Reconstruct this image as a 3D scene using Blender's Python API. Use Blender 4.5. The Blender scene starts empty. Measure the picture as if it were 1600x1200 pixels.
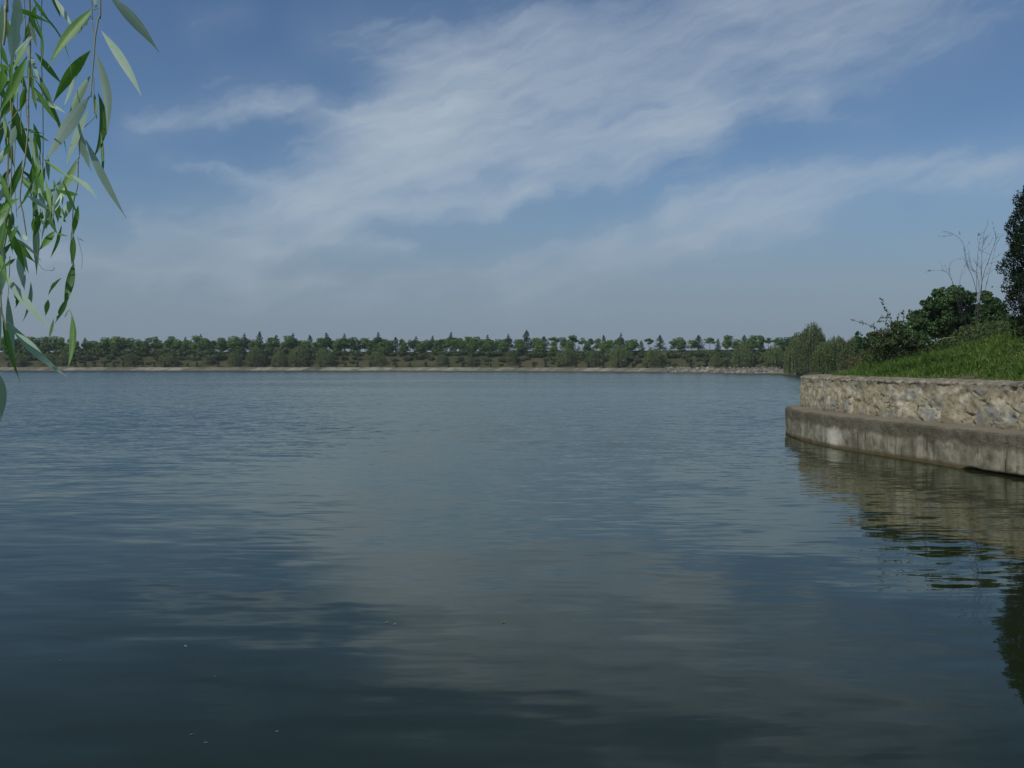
import bpy, math, random
import numpy as np
from mathutils import Vector

# ------------------------------------------------------------------ camera, sky, sun, exposure
S = bpy.context.scene
C = S.collection
CAM_H = 2.6
FPX = 1556.0
PITCH = math.atan(34 / FPX)
cam = bpy.data.cameras.new('camera')
cam.lens = 35.0; cam.sensor_width = 36.0; cam.clip_start = 0.05; cam.clip_end = 9000
camo = bpy.data.objects.new('camera', cam); C.objects.link(camo)
camo.location = (0, 0, CAM_H); camo.rotation_euler = (math.pi / 2 - PITCH, 0, 0)
S.camera = camo

SUN_TO = Vector((-0.66, -0.58, 1.02)).normalized()      # towards the sun
SUN_EL = math.asin(SUN_TO.z)
SUN_AZ = math.atan2(SUN_TO.x, SUN_TO.y)                  # clockwise from +Y
sl = bpy.data.lights.new('sun', 'SUN'); sl.energy = 4.5; sl.angle = math.radians(0.5); sl.color = (1.0, 0.95, 0.86)
so = bpy.data.objects.new('sun', sl); C.objects.link(so)
so.rotation_euler = SUN_TO.to_track_quat('Z', 'Y').to_euler(); so.location = (-40, -20, 60)

S.view_settings.view_transform = 'Standard'; S.view_settings.look = 'None'
S.view_settings.exposure = -0.75; S.view_settings.gamma = 1.0
S.view_settings.use_curve_mapping = False

def ray(px, py):
    u = (px - 800) / FPX; v = (600 - py) / FPX
    c, s = math.cos(PITCH), math.sin(PITCH)
    return Vector((u, v * s + c, v * c - s))
def P(px, py, D):
    r = ray(px, py); r = r * (D / r.y)
    return Vector((r.x, r.y, r.z + CAM_H))
def GX(px, D): return (px - 800) / FPX * D

W = bpy.data.worlds.new('World'); S.world = W; W.use_nodes = True

class NT:
    """tiny node helper"""
    def __init__(s, tree): s.t = tree; s.n = tree.nodes; s.l = tree.links
    def node(s, typ, **kw):
        n = s.n.new(typ)
        for k, v in kw.items(): setattr(n, k, v)
        return n
    def put(s, sock, v):
        if isinstance(v, bpy.types.NodeSocket): s.l.new(v, sock)
        elif v is not None: sock.default_value = v
    def m(s, op, a, b=None, c=None, clamp=False):
        n = s.node('ShaderNodeMath', operation=op, use_clamp=clamp)
        s.put(n.inputs[0], a)
        if b is not None: s.put(n.inputs[1], b)
        if c is not None: s.put(n.inputs[2], c)
        return n.outputs[0]
    def v(s, op, a, b=None, scale=None):
        n = s.node('ShaderNodeVectorMath', operation=op)
        s.put(n.inputs[0], a)
        if b is not None: s.put(n.inputs[1], b)
        if scale is not None: s.put(n.inputs['Scale'], scale)
        return n.outputs['Value'] if op in ('DOT_PRODUCT', 'LENGTH', 'DISTANCE') else n.outputs[0]
    def sep(s, v):
        n = s.node('ShaderNodeSeparateXYZ'); s.put(n.inputs[0], v); return n.outputs
    def comb(s, x=0.0, y=0.0, z=0.0):
        n = s.node('ShaderNodeCombineXYZ'); s.put(n.inputs[0], x); s.put(n.inputs[1], y); s.put(n.inputs[2], z); return n.outputs[0]
    def noise(s, vec, scale=1.0, detail=3.0, rough=0.5, dist=0.0, color=False):
        n = s.node('ShaderNodeTexNoise'); s.put(n.inputs['Vector'], vec)
        s.put(n.inputs['Scale'], scale); s.put(n.inputs['Detail'], detail); s.put(n.inputs['Roughness'], rough); s.put(n.inputs['Distortion'], dist)
        return n.outputs['Color'] if color else n.outputs[0]
    def vor(s, vec, scale=1.0, feature='F1', rnd=1.0):
        n = s.node('ShaderNodeTexVoronoi', feature=feature); s.put(n.inputs['Vector'], vec); s.put(n.inputs['Scale'], scale)
        s.put(n.inputs['Randomness'], rnd); return n.outputs
    def mp(s, x, a, b, c=0.0, d=1.0, smooth=False):
        n = s.node('ShaderNodeMapRange'); n.clamp = True
        if smooth: n.interpolation_type = 'SMOOTHSTEP'
        s.put(n.inputs[0], x); s.put(n.inputs[1], a); s.put(n.inputs[2], b); s.put(n.inputs[3], c); s.put(n.inputs[4], d)
        return n.outputs[0]
    def mix(s, f, a, b, blend='MIX'):
        n = s.node('ShaderNodeMix', data_type='RGBA', blend_type=blend)
        s.put(n.inputs[0], f)
        for i, q in ((6, a), (7, b)):
            if isinstance(q, tuple) and len(q) == 3: q = q + (1.0,)
            s.put(n.inputs[i], q)
        return n.outputs[2]
    def ramp(s, f, stops):
        n = s.node('ShaderNodeValToRGB'); s.put(n.inputs[0], f)
        e = n.color_ramp.elements
        while len(e) < len(stops): e.new(0.5)
        for i, (p, c) in enumerate(stops):
            e[i].position = p; e[i].color = tuple(c) + (1.0,)
        return n.outputs[0]

def az_el(px, py):
    d = ray(px, py).normalized()
    return math.atan2(d.x, d.y), math.asin(d.z)

def build_world():
    t = NT(W.node_tree); t.n.clear()
    sky = t.node('ShaderNodeTexSky', sky_type='NISHITA', sun_disc=False)
    sky.sun_elevation = SUN_EL; sky.sun_rotation = SUN_AZ; sky.altitude = 0
    sky.air_density = 1.0; sky.dust_density = 0.7; sky.ozone_density = 2.2
    tc = t.node('ShaderNodeTexCoord')
    d = t.v('NORMALIZE', tc.outputs['Generated'])
    x, y, z = t.sep(d)
    az = t.m('ARCTAN2', x, y); el = t.m('ARCSINE', z)
    p0 = t.comb(az, el, 0.0)
    # gentle large warp so that the cloud bands have no ruler edges
    w1 = t.v('SUBTRACT', t.noise(p0, 5.0, 3.0, 0.55, color=True), (0.5, 0.5, 0.5))
    w2 = t.v('SUBTRACT', t.noise(p0, 22.0, 4.0, 0.6, color=True), (0.5, 0.5, 0.5))
    p = t.v('ADD', p0, t.v('SCALE', w1, scale=0.05))
    p = t.v('ADD', p, t.v('SCALE', w2, scale=0.030))
    p = t.v('MULTIPLY', p, (1.0, 1.0, 0.0))
    PX, PY, _z = t.sep(p)
    # (pixel polyline, radius px, strength)
    bands = [
        ([(405, 345), (520, 285), (640, 225), (720, 150)], 62, 0.85),
        ([(640, 215), (760, 120), (960, 60), (1220, 10), (1480, -60)], 95, 0.85),
        ([(700, 190), (860, 150), (1050, 110), (1300, 60)], 110, 0.42),
        ([(500, 310), (660, 270), (800, 235), (960, 225), (1090, 190)], 60, 0.75),
        ([(830, 262), (900, 250), (1010, 225), (1100, 195)], 36, 0.5),
        ([(1060, 175), (1160, 165), (1260, 160)], 34, 0.65),
        ([(1260, 110), (1370, 90), (1500, 60), (1640, 10)], 50, 0.32),
        ([(215, 200), (330, 180), (420, 172), (520, 185), (620, 212)], 26, 0.62),
        ([(340, 185), (460, 165)], 24, 0.35),
        ([(250, 248), (340, 258), (450, 292)], 15, 0.38),
        ([(225, 358), (310, 362), (395, 372)], 30, 0.8),
        ([(300, 320), (420, 320), (520, 330)], 30, 0.25),
        ([(520, 345), (640, 325), (740, 315), (850, 300)], 40, 0.45),
        ([(760, 315), (830, 302)], 18, 0.35),
        ([(920, 290), (1010, 270)], 20, 0.35),
        ([(800, 460), (900, 415), (1040, 372), (1160, 350), (1260, 330)], 50, 0.75),
        ([(1060, 330), (1200, 300), (1360, 262), (1480, 258), (1640, 254)], 38, 0.72),
        ([(1170, 352), (1300, 315), (1420, 285), (1560, 262)], 34, 0.4),
        ([(860, 380), (960, 368)], 16, 0.25),
        ([(60, 405), (180, 418), (380, 432)], 34, 0.85),
        ([(400, 380), (520, 372), (640, 388)], 18, 0.55),
        ([(400, 430), (600, 440), (820, 410)], 34, 0.42),
        ([(490, 60), (590, 92), (700, 120)], 42, 0.42),
        ([(560, 30), (700, 60), (820, 40)], 60, 0.28),
        ([(310, 48), (370, 28)], 26, 0.3),
        ([(330, 130), (450, 130)], 30, 0.16),
        ([(1280, 190), (1380, 185)], 26, 0.2),
        ([(0, 480), (400, 490), (900, 480)], 40, 0.25),
    ]
    tot = None
    for pts, rad, wt in bands:
        r = rad / FPX * 2.0; best = None
        q = [az_el(*a) for a in pts]
        for a, b in zip(q, q[1:]):
            bx, by = b[0] - a[0], b[1] - a[1]; L2 = bx * bx + by * by
            h = t.m('MULTIPLY_ADD', PX, bx / L2, -(a[0] * bx + a[1] * by) / L2)
            h = t.m('MULTIPLY_ADD', PY, by / L2, h, clamp=True)
            ex = t.m('SUBTRACT', t.m('MULTIPLY_ADD', h, -bx, PX), a[0])
            ey = t.m('SUBTRACT', t.m('MULTIPLY_ADD', h, -by, PY), a[1])
            dd = t.m('MULTIPLY_ADD', ey, ey, t.m('MULTIPLY', ex, ex))
            best = dd if best is None else t.m('MINIMUM', best, dd)
        best = t.m('SQRT', best)
        g = t.m('MULTIPLY_ADD', best, -1.0 / r, 1.0, clamp=True)
        g = t.m('MULTIPLY', g, g)
        tot = t.m('MULTIPLY', g, wt * 1.35) if tot is None else t.m('MULTIPLY_ADD', g, wt * 1.35, tot)
    # fibres running up to the right, and patchiness
    ang = math.radians(20)
    ca, sa = math.cos(ang), math.sin(ang)
    fa = t.v('DOT_PRODUCT', p, (ca, sa, 0.0)); fb = t.v('DOT_PRODUCT', p, (-sa, ca, 0.0))
    f1 = t.noise(t.comb(t.m('MULTIPLY', fa, 8.0), t.m('MULTIPLY', fb, 52.0), 3.1), 1.0, 7.0, 0.62, 0.15)
    f2 = t.noise(t.comb(t.m('MULTIPLY', az, 9.0), t.m('MULTIPLY', el, 34.0), 7.7), 1.0, 5.0, 0.5, 0.25)
    f3 = t.noise(t.comb(t.m('MULTIPLY', fa, 3.0), t.m('MULTIPLY', fb, 14.0), 1.3), 1.0, 4.0, 0.55, 0.3)
    fib = t.m('ADD', t.m('MULTIPLY', f1, 0.45), t.m('ADD', t.m('MULTIPLY', f2, 0.27), t.m('MULTIPLY', f3, 0.28)))
    fibm = t.mp(fib, 0.36, 0.66, 0.18, 1.6)
    # a general thin cirrus elsewhere in the sky (outside the framed part)
    away = t.mp(t.m('ABSOLUTE', az), 0.55, 0.9, 0.0, 1.0)
    up = t.mp(el, 0.40, 0.62, 0.0, 1.0)
    gen = t.m('MULTIPLY', t.m('MAXIMUM', away, up), t.mp(t.noise(t.comb(t.m('MULTIPLY', az, 1.6), t.m('MULTIPLY', el, 5.0), 0.4), 1.5, 5.0, 0.6, 0.5), 0.45, 0.75, 0.0, 0.7))
    tt = t.m('SUBTRACT', 1.0, t.m('POWER', 2.718, t.m('MULTIPLY', tot, -0.95)))
    nn = t.mp(fib, 0.35, 0.65, 1.0, 0.0)
    wisp = t.m('MULTIPLY', t.m('MAXIMUM', t.m('SUBTRACT', t.m('MULTIPLY', tt, 1.25), t.m('MULTIPLY', nn, 0.78)), 0.0), 0.68)
    mask = t.m('ADD', t.m('ADD', wisp, t.m('MULTIPLY', tt, 0.24)), gen, clamp=True)
    mask = t.m('MULTIPLY', mask, t.mp(el, -0.01, 0.06, 0.35, 1.0))
    skyc = t.v('MULTIPLY', sky.outputs[0], SKY_TINT)
    # thin milky haze layer low over the horizon
    hz = t.mp(el, 0.0, 0.21, 0.95, 0.0, smooth=True)
    skyc = t.mix(hz, skyc, tuple(HAZE_C))
    col = t.mix(mask, skyc, t.mix(t.mp(el, 0.03, 0.15), (5.0, 5.85, 7.1), tuple(CLOUD_C)))
    bg = t.node('ShaderNodeBackground'); t.put(bg.inputs[0], col); bg.inputs[1].default_value = SKY_STRENGTH
    out = t.node('ShaderNodeOutputWorld'); t.l.new(bg.outputs[0], out.inputs[0])

SKY_STRENGTH = 0.1
SKY_TINT = (.92, 1.09, 1.27)
HAZE_C = (3.55, 4.5, 5.7)
CLOUD_C = (6.5, 7.8, 9.2)
build_world()
try:
    W.cycles.sampling_method = 'MANUAL'; W.cycles.sample_map_resolution = 512
except Exception: pass

# ------------------------------------------------------------------ helpers
rng = np.random.default_rng(7)
random.seed(7)

def mat(name):
    m = bpy.data.materials.new(name); m.use_nodes = True
    t = NT(m.node_tree); t.n.clear()
    out = t.node('ShaderNodeOutputMaterial')
    b = t.node('ShaderNodeBsdfPrincipled'); t.l.new(b.outputs[0], out.inputs[0])
    return m, t, b, out

def mesh(name, V, F, m=None, parent=None, uv=None, smooth=False, attrs=None, mats=None, midx=None, link=True):
    me = bpy.data.meshes.new(name)
    V = np.asarray(V, dtype=np.float32).reshape(-1, 3)
    if isinstance(F, np.ndarray):
        k = F.shape[1]; nf = len(F)
        me.vertices.add(len(V)); me.vertices.foreach_set('co', V.ravel())
        me.loops.add(nf * k); me.loops.foreach_set('vertex_index', F.astype(np.int32).ravel())
        me.polygons.add(nf); me.polygons.foreach_set('loop_start', np.arange(0, nf * k, k, dtype=np.int32))
        me.polygons.foreach_set('loop_total', np.full(nf, k, dtype=np.int32))
    else:
        me.from_pydata([tuple(map(float, v)) for v in V], [], [tuple(int(i) for i in f) for f in F])
    if uv is not None:      # per-vertex uv
        ul = me.uv_layers.new(name='UVMap')
        li = np.empty(len(me.loops), dtype=np.int32); me.loops.foreach_get('vertex_index', li)
        ul.data.foreach_set('uv', np.asarray(uv, dtype=np.float32)[li].ravel())
    if attrs:
        for an, av in attrs.items():
            a = me.attributes.new(an, 'FLOAT', 'POINT'); a.data.foreach_set('value', np.asarray(av, dtype=np.float32))
    if m: me.materials.append(m)
    if mats:
        for q in mats: me.materials.append(q)
        if midx is not None: me.polygons.foreach_set('material_index', np.asarray(midx, dtype=np.int32))
    me.update(calc_edges=True); me.validate()
    if smooth: me.polygons.foreach_set('use_smooth', np.ones(len(me.polygons), dtype=bool))
    if not link: return me
    o = bpy.data.objects.new(name, me); C.objects.link(o)
    if parent: o.parent = parent
    return o

def inst(name, me, parent=None):
    o = bpy.data.objects.new(name, me); C.objects.link(o)
    if parent: o.parent = parent
    return o

def empty(name, loc=(0, 0, 0), rz=0.0, sc=None):
    o = bpy.data.objects.new(name, None); C.objects.link(o)
    o.location = loc; o.rotation_euler = (0, 0, rz); o.empty_display_size = 0.3
    if sc is not None: o.scale = sc if hasattr(sc, '__len__') else (sc,) * 3
    return o

def tag(o, label, cat, group=None, kind=None):
    o['label'] = label
    if cat: o['category'] = cat
    if group: o['group'] = group
    if kind: o['kind'] = kind
    return o

def unit(v): return v / np.maximum(np.linalg.norm(v, axis=-1, keepdims=True), 1e-9)

def leafquads(cen, size, nrm=None, aspect=0.5, jit=0.8, along=None, fold=0.0):
    """diamond leaf faces: N centres -> 4N verts"""
    n = len(cen); size = np.broadcast_to(size, (n,))
    N = rng.normal(size=(n, 3))
    if nrm is not None: N = unit(nrm) + N * jit
    N = unit(N)
    A = rng.normal(size=(n, 3)) if along is None else along + rng.normal(size=(n, 3)) * 0.25
    A = unit(A - N * np.sum(A * N, 1, keepdims=True)); B = np.cross(N, A)
    s = size[:, None]
    V = np.stack([cen - A * s * .5, cen + B * s * aspect * .5 - A * s * .05, cen + A * s * .5, cen - B * s * aspect * .5 - A * s * .05], 1).reshape(-1, 3)
    F = np.arange(4 * n, dtype=np.int32).reshape(n, 4)
    return V, F

def join(parts):
    Vs, Fs, off = [], [], 0
    for V, F in parts:
        Vs.append(V); Fs.append(F + off); off += len(V)
    return np.concatenate(Vs), np.concatenate(Fs)

def tube(pts, rad, k=6):
    pts = np.asarray(pts, float); n = len(pts)
    rad = np.broadcast_to(rad, (n,)) if np.ndim(rad) else np.full(n, rad)
    T = unit(np.gradient(pts, axis=0)); ref = np.array([0.31, 0.17, 0.93]) if abs(T[0][2]) < .9 else np.array([1., 0.1, 0])
    A = unit(np.cross(T, ref)); B = np.cross(T, A)
    th = np.linspace(0, 2 * np.pi, k, endpoint=False)
    V = (pts[:, None] + rad[:, None, None] * (np.cos(th)[None, :, None] * A[:, None] + np.sin(th)[None, :, None] * B[:, None])).reshape(-1, 3)
    i = np.arange(n - 1)[:, None] * k; j = np.arange(k)[None]; j2 = (j + 1) % k
    F = np.stack([i + j, i + j2, i + k + j2, i + k + j], -1).reshape(-1, 4)
    return V, F.astype(np.int32)

def vnoise(x, y, seed=0):
    """2-D value noise in 0..1"""
    xi = np.floor(x).astype(np.int64); yi = np.floor(y).astype(np.int64); fx = x - xi; fy = y - yi
    fx = fx * fx * (3 - 2 * fx); fy = fy * fy * (3 - 2 * fy)
    def h(a, b):
        q = (a * 374761393 + b * 668265263 + seed * 974711) & 0x7fffffff
        q = ((q ^ (q >> 13)) * 1274126177) & 0x7fffffff
        return ((q ^ (q >> 16)) & 0xffff) / 65535.0
    return (h(xi, yi) * (1 - fx) + h(xi + 1, yi) * fx) * (1 - fy) + (h(xi, yi + 1) * (1 - fx) + h(xi + 1, yi + 1) * fx) * fy
def fbm(x, y, o=4, seed=0):
    s = 0; a = .5
    for i in range(o): s = s + a * vnoise(x * 2 ** i, y * 2 ** i, seed + i); a *= .5
    return s / (1 - .5 ** o)
def sstep(a, b, x):
    t = np.clip((x - a) / (b - a), 0, 1); return t * t * (3 - 2 * t)

def catmull(pts, n=8):
    pts = np.asarray(pts, float); out = []
    for i in range(len(pts) - 1):
        p0 = pts[max(i - 1, 0)]; p1 = pts[i]; p2 = pts[i + 1]; p3 = pts[min(i + 2, len(pts) - 1)]
        for k in range(n):
            t = k / n
            out.append(.5 * ((2 * p1) + (-p0 + p2) * t + (2 * p0 - 5 * p1 + 4 * p2 - p3) * t * t + (-p0 + 3 * p1 - 3 * p2 + p3) * t ** 3))
    out.append(pts[-1]); return np.array(out)

# ------------------------------------------------------------------ lake outline and terrain
WALL_CTRL = [(16.9, 9.5), (16.6, 12.5), (15.4, 15.6), (13.8, 18.2), (12.3, 20.4), (11.37, 22.3), (10.95, 24.5), (10.4, 27.2), (9.98, 29.1),
             (9.72, 31.0), (9.68, 33.4), (9.84, 35.5), (10.16, 36.9), (10.8, 38.2), (11.8, 39.4), (13.0, 40.6)]
WALL = catmull(WALL_CTRL, 8)
FAR_SHORE = catmull([(62, 222), (55, 233), (46, 246), (33, 260), (17, 275), (-8, 285), (-37, 291), (-90, 295), (-152, 297), (-260, 290)], 6)
SHORE = ([(-420, -70), (-200, -10), (-60, -1), (-12, 1.0), (0, 1.3), (8, 1.9), (13, 3.6), (16.2, 6.5)] + [tuple(p) for p in WALL] +
         [(14.6, 45), (18, 58), (24.5, 80), (31.5, 105), (44.5, 150), (59.5, 205)] + [tuple(p) for p in FAR_SHORE] + [(-400, 240), (-480, 150), (-500, 0)])
SH = np.array(SHORE, float)

def sdf(x, y):
    """+ on land, - on the lake"""
    x = np.asarray(x, float); y = np.asarray(y, float); P_ = np.stack([x.ravel(), y.ravel()], 1)
    best = np.full(len(P_), 1e18); inside = np.zeros(len(P_), bool)
    A = SH; B = np.roll(SH, -1, 0)
    for a, b in zip(A, B):
        ba = b - a; pa = P_ - a; h = np.clip((pa @ ba) / (ba @ ba), 0, 1)
        best = np.minimum(best, ((pa - h[:, None] * ba) ** 2).sum(1))
        c = (a[1] > P_[:, 1]) != (b[1] > P_[:, 1])
        if a[1] != b[1]:
            xi = (b[0] - a[0]) * (P_[:, 1] - a[1]) / (b[1] - a[1]) + a[0]; inside ^= c & (P_[:, 0] < xi)
    d = np.sqrt(best); return np.where(inside, -d, d).reshape(x.shape)

def height(x, y, sd=None):
    x = np.asarray(x, float); y = np.asarray(y, float)
    if sd is None: sd = sdf(x, y)
    zfar = np.interp(sd, [-3, 0, 2.6, 4.5, 11, 18.5, 21, 60], [-1.5, -0.12, .88, 1.35, 3.4, 5.75, 5.9, 5.7])
    zbank = np.interp(sd, [-3, 0, 1.2, 3.0, 10, 40], [-1.5, -0.1, 0.8, 1.25, 2.1, 2.6])
    zprom = np.where(sd < 1.2, -1.2, 2.06 + 0.27 * np.clip(sd - 1.9, 0, 4.6) + 0.05 * np.clip(sd - 6.5, 0, 10))
    und = (fbm(x * .35, y * .35, 3, 5) - .5) * .5
    zprom = zprom + np.where(sd > 2.2, und * 1.3 * np.clip((sd - 2.2) / 2, 0, 1), 0)
    far = np.maximum(sstep(150, 212, y), sstep(-250, -380, x))
    zfar = zfar + np.where(sd > 5, (fbm(x * .12, y * .12, 3, 9) - .5) * .9, 0)
    pr = ((x > 8) & (y > 9.3)).astype(float) * sstep(43.5, 40.3, y)
    z = zbank * (1 - far) + zfar * far
    z = z * (1 - pr) + np.where(sd < 1.2, np.minimum(z, -1.2), zprom) * pr
    return z
def H(x, y): return float(height(np.array([x]), np.array([y]))[0])

def axis(segs):
    out = []
    for a, b, s in segs: out.append(np.arange(a, b, s))
    return np.concatenate(out)
gx = np.concatenate([-np.geomspace(5200, 420, 14), axis([(-400, -200, 12), (-200, 8, 3), (8, 24, .25), (24, 40, 1.0), (40, 110, 2.5), (110, 300, 12)]), np.geomspace(320, 5200, 12)])
gy = np.concatenate([-np.geomspace(3000, 110, 10), axis([(-100, -8, 8), (-8, 8, .6), (8, 45, .25), (45, 120, 2.5), (120, 200, 4), (200, 330, 1.6), (330, 420, 8)]), np.geomspace(430, 6000, 14)])
X, Y = np.meshgrid(gx, gy, indexing='ij'); SD = sdf(X, Y); Z = height(X, Y, SD)
nx, ny = X.shape
ii = (np.arange(nx - 1)[:, None] * ny + np.arange(ny - 1)[None]).ravel()
GF = np.stack([ii, ii + ny, ii + ny + 1, ii + 1], 1)
prom_zone = ((X > 8) & (Y > 9) & (Y < 46)).astype(float)
dirt = prom_zone * sstep(2.7, 2.1, SD + (fbm(X * 1.3, Y * 1.3, 3, 2) - .5) * .8)

m_ground, t, b, out = mat('ground')
geo = t.node('ShaderNodeNewGeometry'); pos = geo.outputs['Position']
n1 = t.noise(pos, 0.22, 6, .62); n2 = t.noise(pos, 2.2, 5, .6); n3 = t.noise(pos, 0.06, 3, .5)
g = t.ramp(t.m('ADD', t.m('MULTIPLY', n1, .65), t.m('MULTIPLY', n2, .35)), [(.30, (.026, .036, .014)), (.46, (.044, .056, .021)), (.56, (.070, .070, .030)), (.68, (.10, .082, .048))])
g = t.mix(t.mp(n3, .45, .65), g, t.mix(.5, g, (.10, .078, .045)))
da = t.node('ShaderNodeAttribute', attribute_name='dirt')
dc = t.ramp(t.noise(pos, 6.0, 5, .65), [(.3, (.085, .065, .045)), (.55, (.17, .13, .09)), (.75, (.26, .21, .15))])
col = t.mix(da.outputs['Fac'], g, dc)
t.put(b.inputs['Base Color'], col); b.inputs['Roughness'].default_value = 1.0; b.inputs['Specular IOR Level'].default_value = .1
bp = t.node('ShaderNodeBump'); bp.inputs['Strength'].default_value = .8; bp.inputs['Distance'].default_value = .15
t.put(bp.inputs['Height'], t.noise(pos, 3.0, 6, .65)); t.l.new(bp.outputs[0], b.inputs['Normal'])
ground = mesh('ground', np.stack([X, Y, Z], -1).reshape(-1, 3), GF, m_ground, smooth=True, attrs={'dirt': dirt.ravel()})
tag(ground, 'grassy earth banks around the lake', None, kind='structure')

# ------------------------------------------------------------------ water
m_water, t, b, out = mat('lake_water')
geo = t.node('ShaderNodeNewGeometry'); pos = geo.outputs['Position']
x, y, z = t.sep(pos)
yy = t.m('ADD', y, t.m('MULTIPLY', t.m('SUBTRACT', t.noise(pos, .05, 2, .5), .5), 26.0))
wind = t.mp(yy, 13.0, 42.0, 0.0, 1.0, smooth=True)
wind2 = t.mp(y, 60.0, 200.0, 0.0, 1.0)
gust = t.m('MULTIPLY', t.mp(t.noise(t.v('MULTIPLY', pos, (.02, .06, 0)), 1.0, 3, .5), .3, .7, .5, 1.2), t.m('ADD', 1.0, t.m('MULTIPLY', wind2, .9)))
def slope(sx, sy, seed, det, rough=.5, dist=0.0):
    v = t.v('ADD', t.v('MULTIPLY', pos, (sx, sy, 0.0)), (seed, seed * .7, seed * 1.3))
    c = t.v('SUBTRACT', t.noise(v, 1.0, det, rough, dist, color=True), (.5, .5, .5))
    return t.sep(c)
# long calm undulations (crests lie across the view), short wind ripples farther out
a = slope(.42, 1.25, 3.1, 1.5, .45, .5)
a2 = slope(1.1, 3.6, 9.4, 2.0, .5, .3)
a3 = slope(1.6, 7.5, 41.0, 2.0, .55, .2)
c_ = slope(1.5, 3.0, 17.0, 3.0, .6)
d_ = slope(5.0, 9.0, 29.0, 2.0, .6)
def wsum(idx, wa, wa2, wc, wd):
    near = t.m('ADD', t.m('MULTIPLY', a[idx], wa), t.m('MULTIPLY', a2[idx], wa2))
    near = t.m('ADD', near, t.m('MULTIPLY', a3[idx], t.mp(yy, 7.0, 20.0, wa2 * .45, wa2 * 2.0)))
    fr = t.m('MULTIPLY', t.m('ADD', t.m('MULTIPLY', c_[idx], wc), t.m('MULTIPLY', d_[idx], wd)), t.m('MULTIPLY', wind, gust))
    return t.m('ADD', near, fr)
sx = wsum(0, .030, .020, .22, .16); sy = t.m('SUBTRACT', wsum(1, .070, .06, .33, .24), t.m('MULTIPLY', wind, .06))
nrm = t.v('NORMALIZE', t.comb(sx, sy, 1.0))
gl = t.node('ShaderNodeBsdfGlossy'); gl.inputs['Color'].default_value = (.945, .975, .90, 1); t.l.new(nrm, gl.inputs['Normal'])
df = t.node('ShaderNodeBsdfDiffuse'); fr = t.node('ShaderNodeFresnel'); fr.inputs['IOR'].default_value = 1.29; t.l.new(nrm, fr.inputs['Normal'])
mxw = t.node('ShaderNodeMixShader'); t.l.new(fr.outputs[0], mxw.inputs[0]); t.l.new(df.outputs[0], mxw.inputs[1]); t.l.new(gl.outputs[0], mxw.inputs[2])
t.l.new(mxw.outputs[0], out.inputs[0])
murk = t.mix(t.mp(t.noise(pos, .25, 3, .5), .3, .7), (.010, .0165, .007), (.014, .020, .0075))
t.put(df.inputs['Color'], murk)
t.put(gl.inputs['Roughness'], t.m('ADD', t.mp(wind, 0, 1, .02, .05), t.mp(y, 90, 220, 0, .10))); t.n.remove(b)
water = mesh('water', [(-560, -120, 0), (160, -120, 0), (160, 330, 0), (-560, 330, 0)], [(0, 1, 2, 3)], m_water)
tag(water, 'dark calm lake water with fine ripples', None, kind='structure')

# ------------------------------------------------------------------ far revetment
fs = FAR_SHORE[::-1]
seg = np.r_[0, np.cumsum(np.linalg.norm(np.diff(fs, axis=0), axis=1))]
sN = np.arange(0, seg[-1], 1.0)
px_ = np.stack([np.interp(sN, seg, fs[:, 0]), np.interp(sN, seg, fs[:, 1])], 1)
T = unit(np.gradient(px_, axis=0)); Nn = np.stack([-T[:, 1], T[:, 0]], 1)   # towards land (left of +x heading)
prof = [(-1.0, -.45), (-.05, .03), (0.05, .14), (2.75, 1.05), (3.1, 1.10), (3.15, .7)]
wob = (vnoise(sN * .3, sN * 0, 3) - .5)
V = []
for k, (o_, z_) in enumerate(prof):
    oo = o_ + (wob * .25 if 1 < k < 5 else 0)
    V.append(np.stack([px_[:, 0] + Nn[:, 0] * oo, px_[:, 1] + Nn[:, 1] * oo, np.full(len(sN), z_) + (vnoise(sN * .7, sN * 0, 8 + k) - .5) * (.12 if k > 2 else 0)], 1))
V = np.stack(V, 1); nS, nP = V.shape[:2]
i = (np.arange(nS - 1)[:, None] * nP + np.arange(nP - 1)[None]).ravel()
F = np.stack([i, i + nP, i + nP + 1, i + 1], 1)
uv = np.stack([np.repeat(sN, nP), V[:, :, 2].ravel()], 1)
m_rev, t, b, out = mat('revetment_concrete')
uvn = t.node('ShaderNodeUVMap'); u, v_, _ = t.sep(uvn.outputs[0])
us = t.m('SUBTRACT', u, t.m('MULTIPLY', v_, 2.2))      # joints lean
slab = t.m('FRACT', t.m('DIVIDE', us, 5.2))
cell = t.noise(t.comb(t.m('FLOOR', t.m('DIVIDE', us, 5.2)), 0.5, 0.0), 7.3, 0, .5)
cc = t.ramp(t.m('ADD', t.m('MULTIPLY', cell, .55), t.m('MULTIPLY', t.noise(t.comb(u, v_, 0), .45, 5, .65), .5)), [(.34, (.068, .066, .046)), (.48, (.13, .125, .092)), (.62, (.25, .24, .185))])
joint = t.m('LESS_THAN', slab, .055)
cc = t.mix(joint, cc, (.09, .08, .055))
cc = t.mix(t.mp(v_, .10, .28, 1.0, 0.0), cc, (.055, .055, .045))
cc = t.mix(t.mp(t.noise(t.comb(u, t.m('MULTIPLY', v_, 3), 2.0), .22, 4, .6), .52, .62, 0, .75), cc, (.085, .085, .05))
t.put(b.inputs['Base Color'], cc); b.inputs['Roughness'].default_value = .9
rev = mesh('embankment_revetment', V.reshape(-1, 3), F, m_rev, uv=uv)
tag(rev, 'pale weathered concrete slab revetment along the far waterline', 'revetment')

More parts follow.
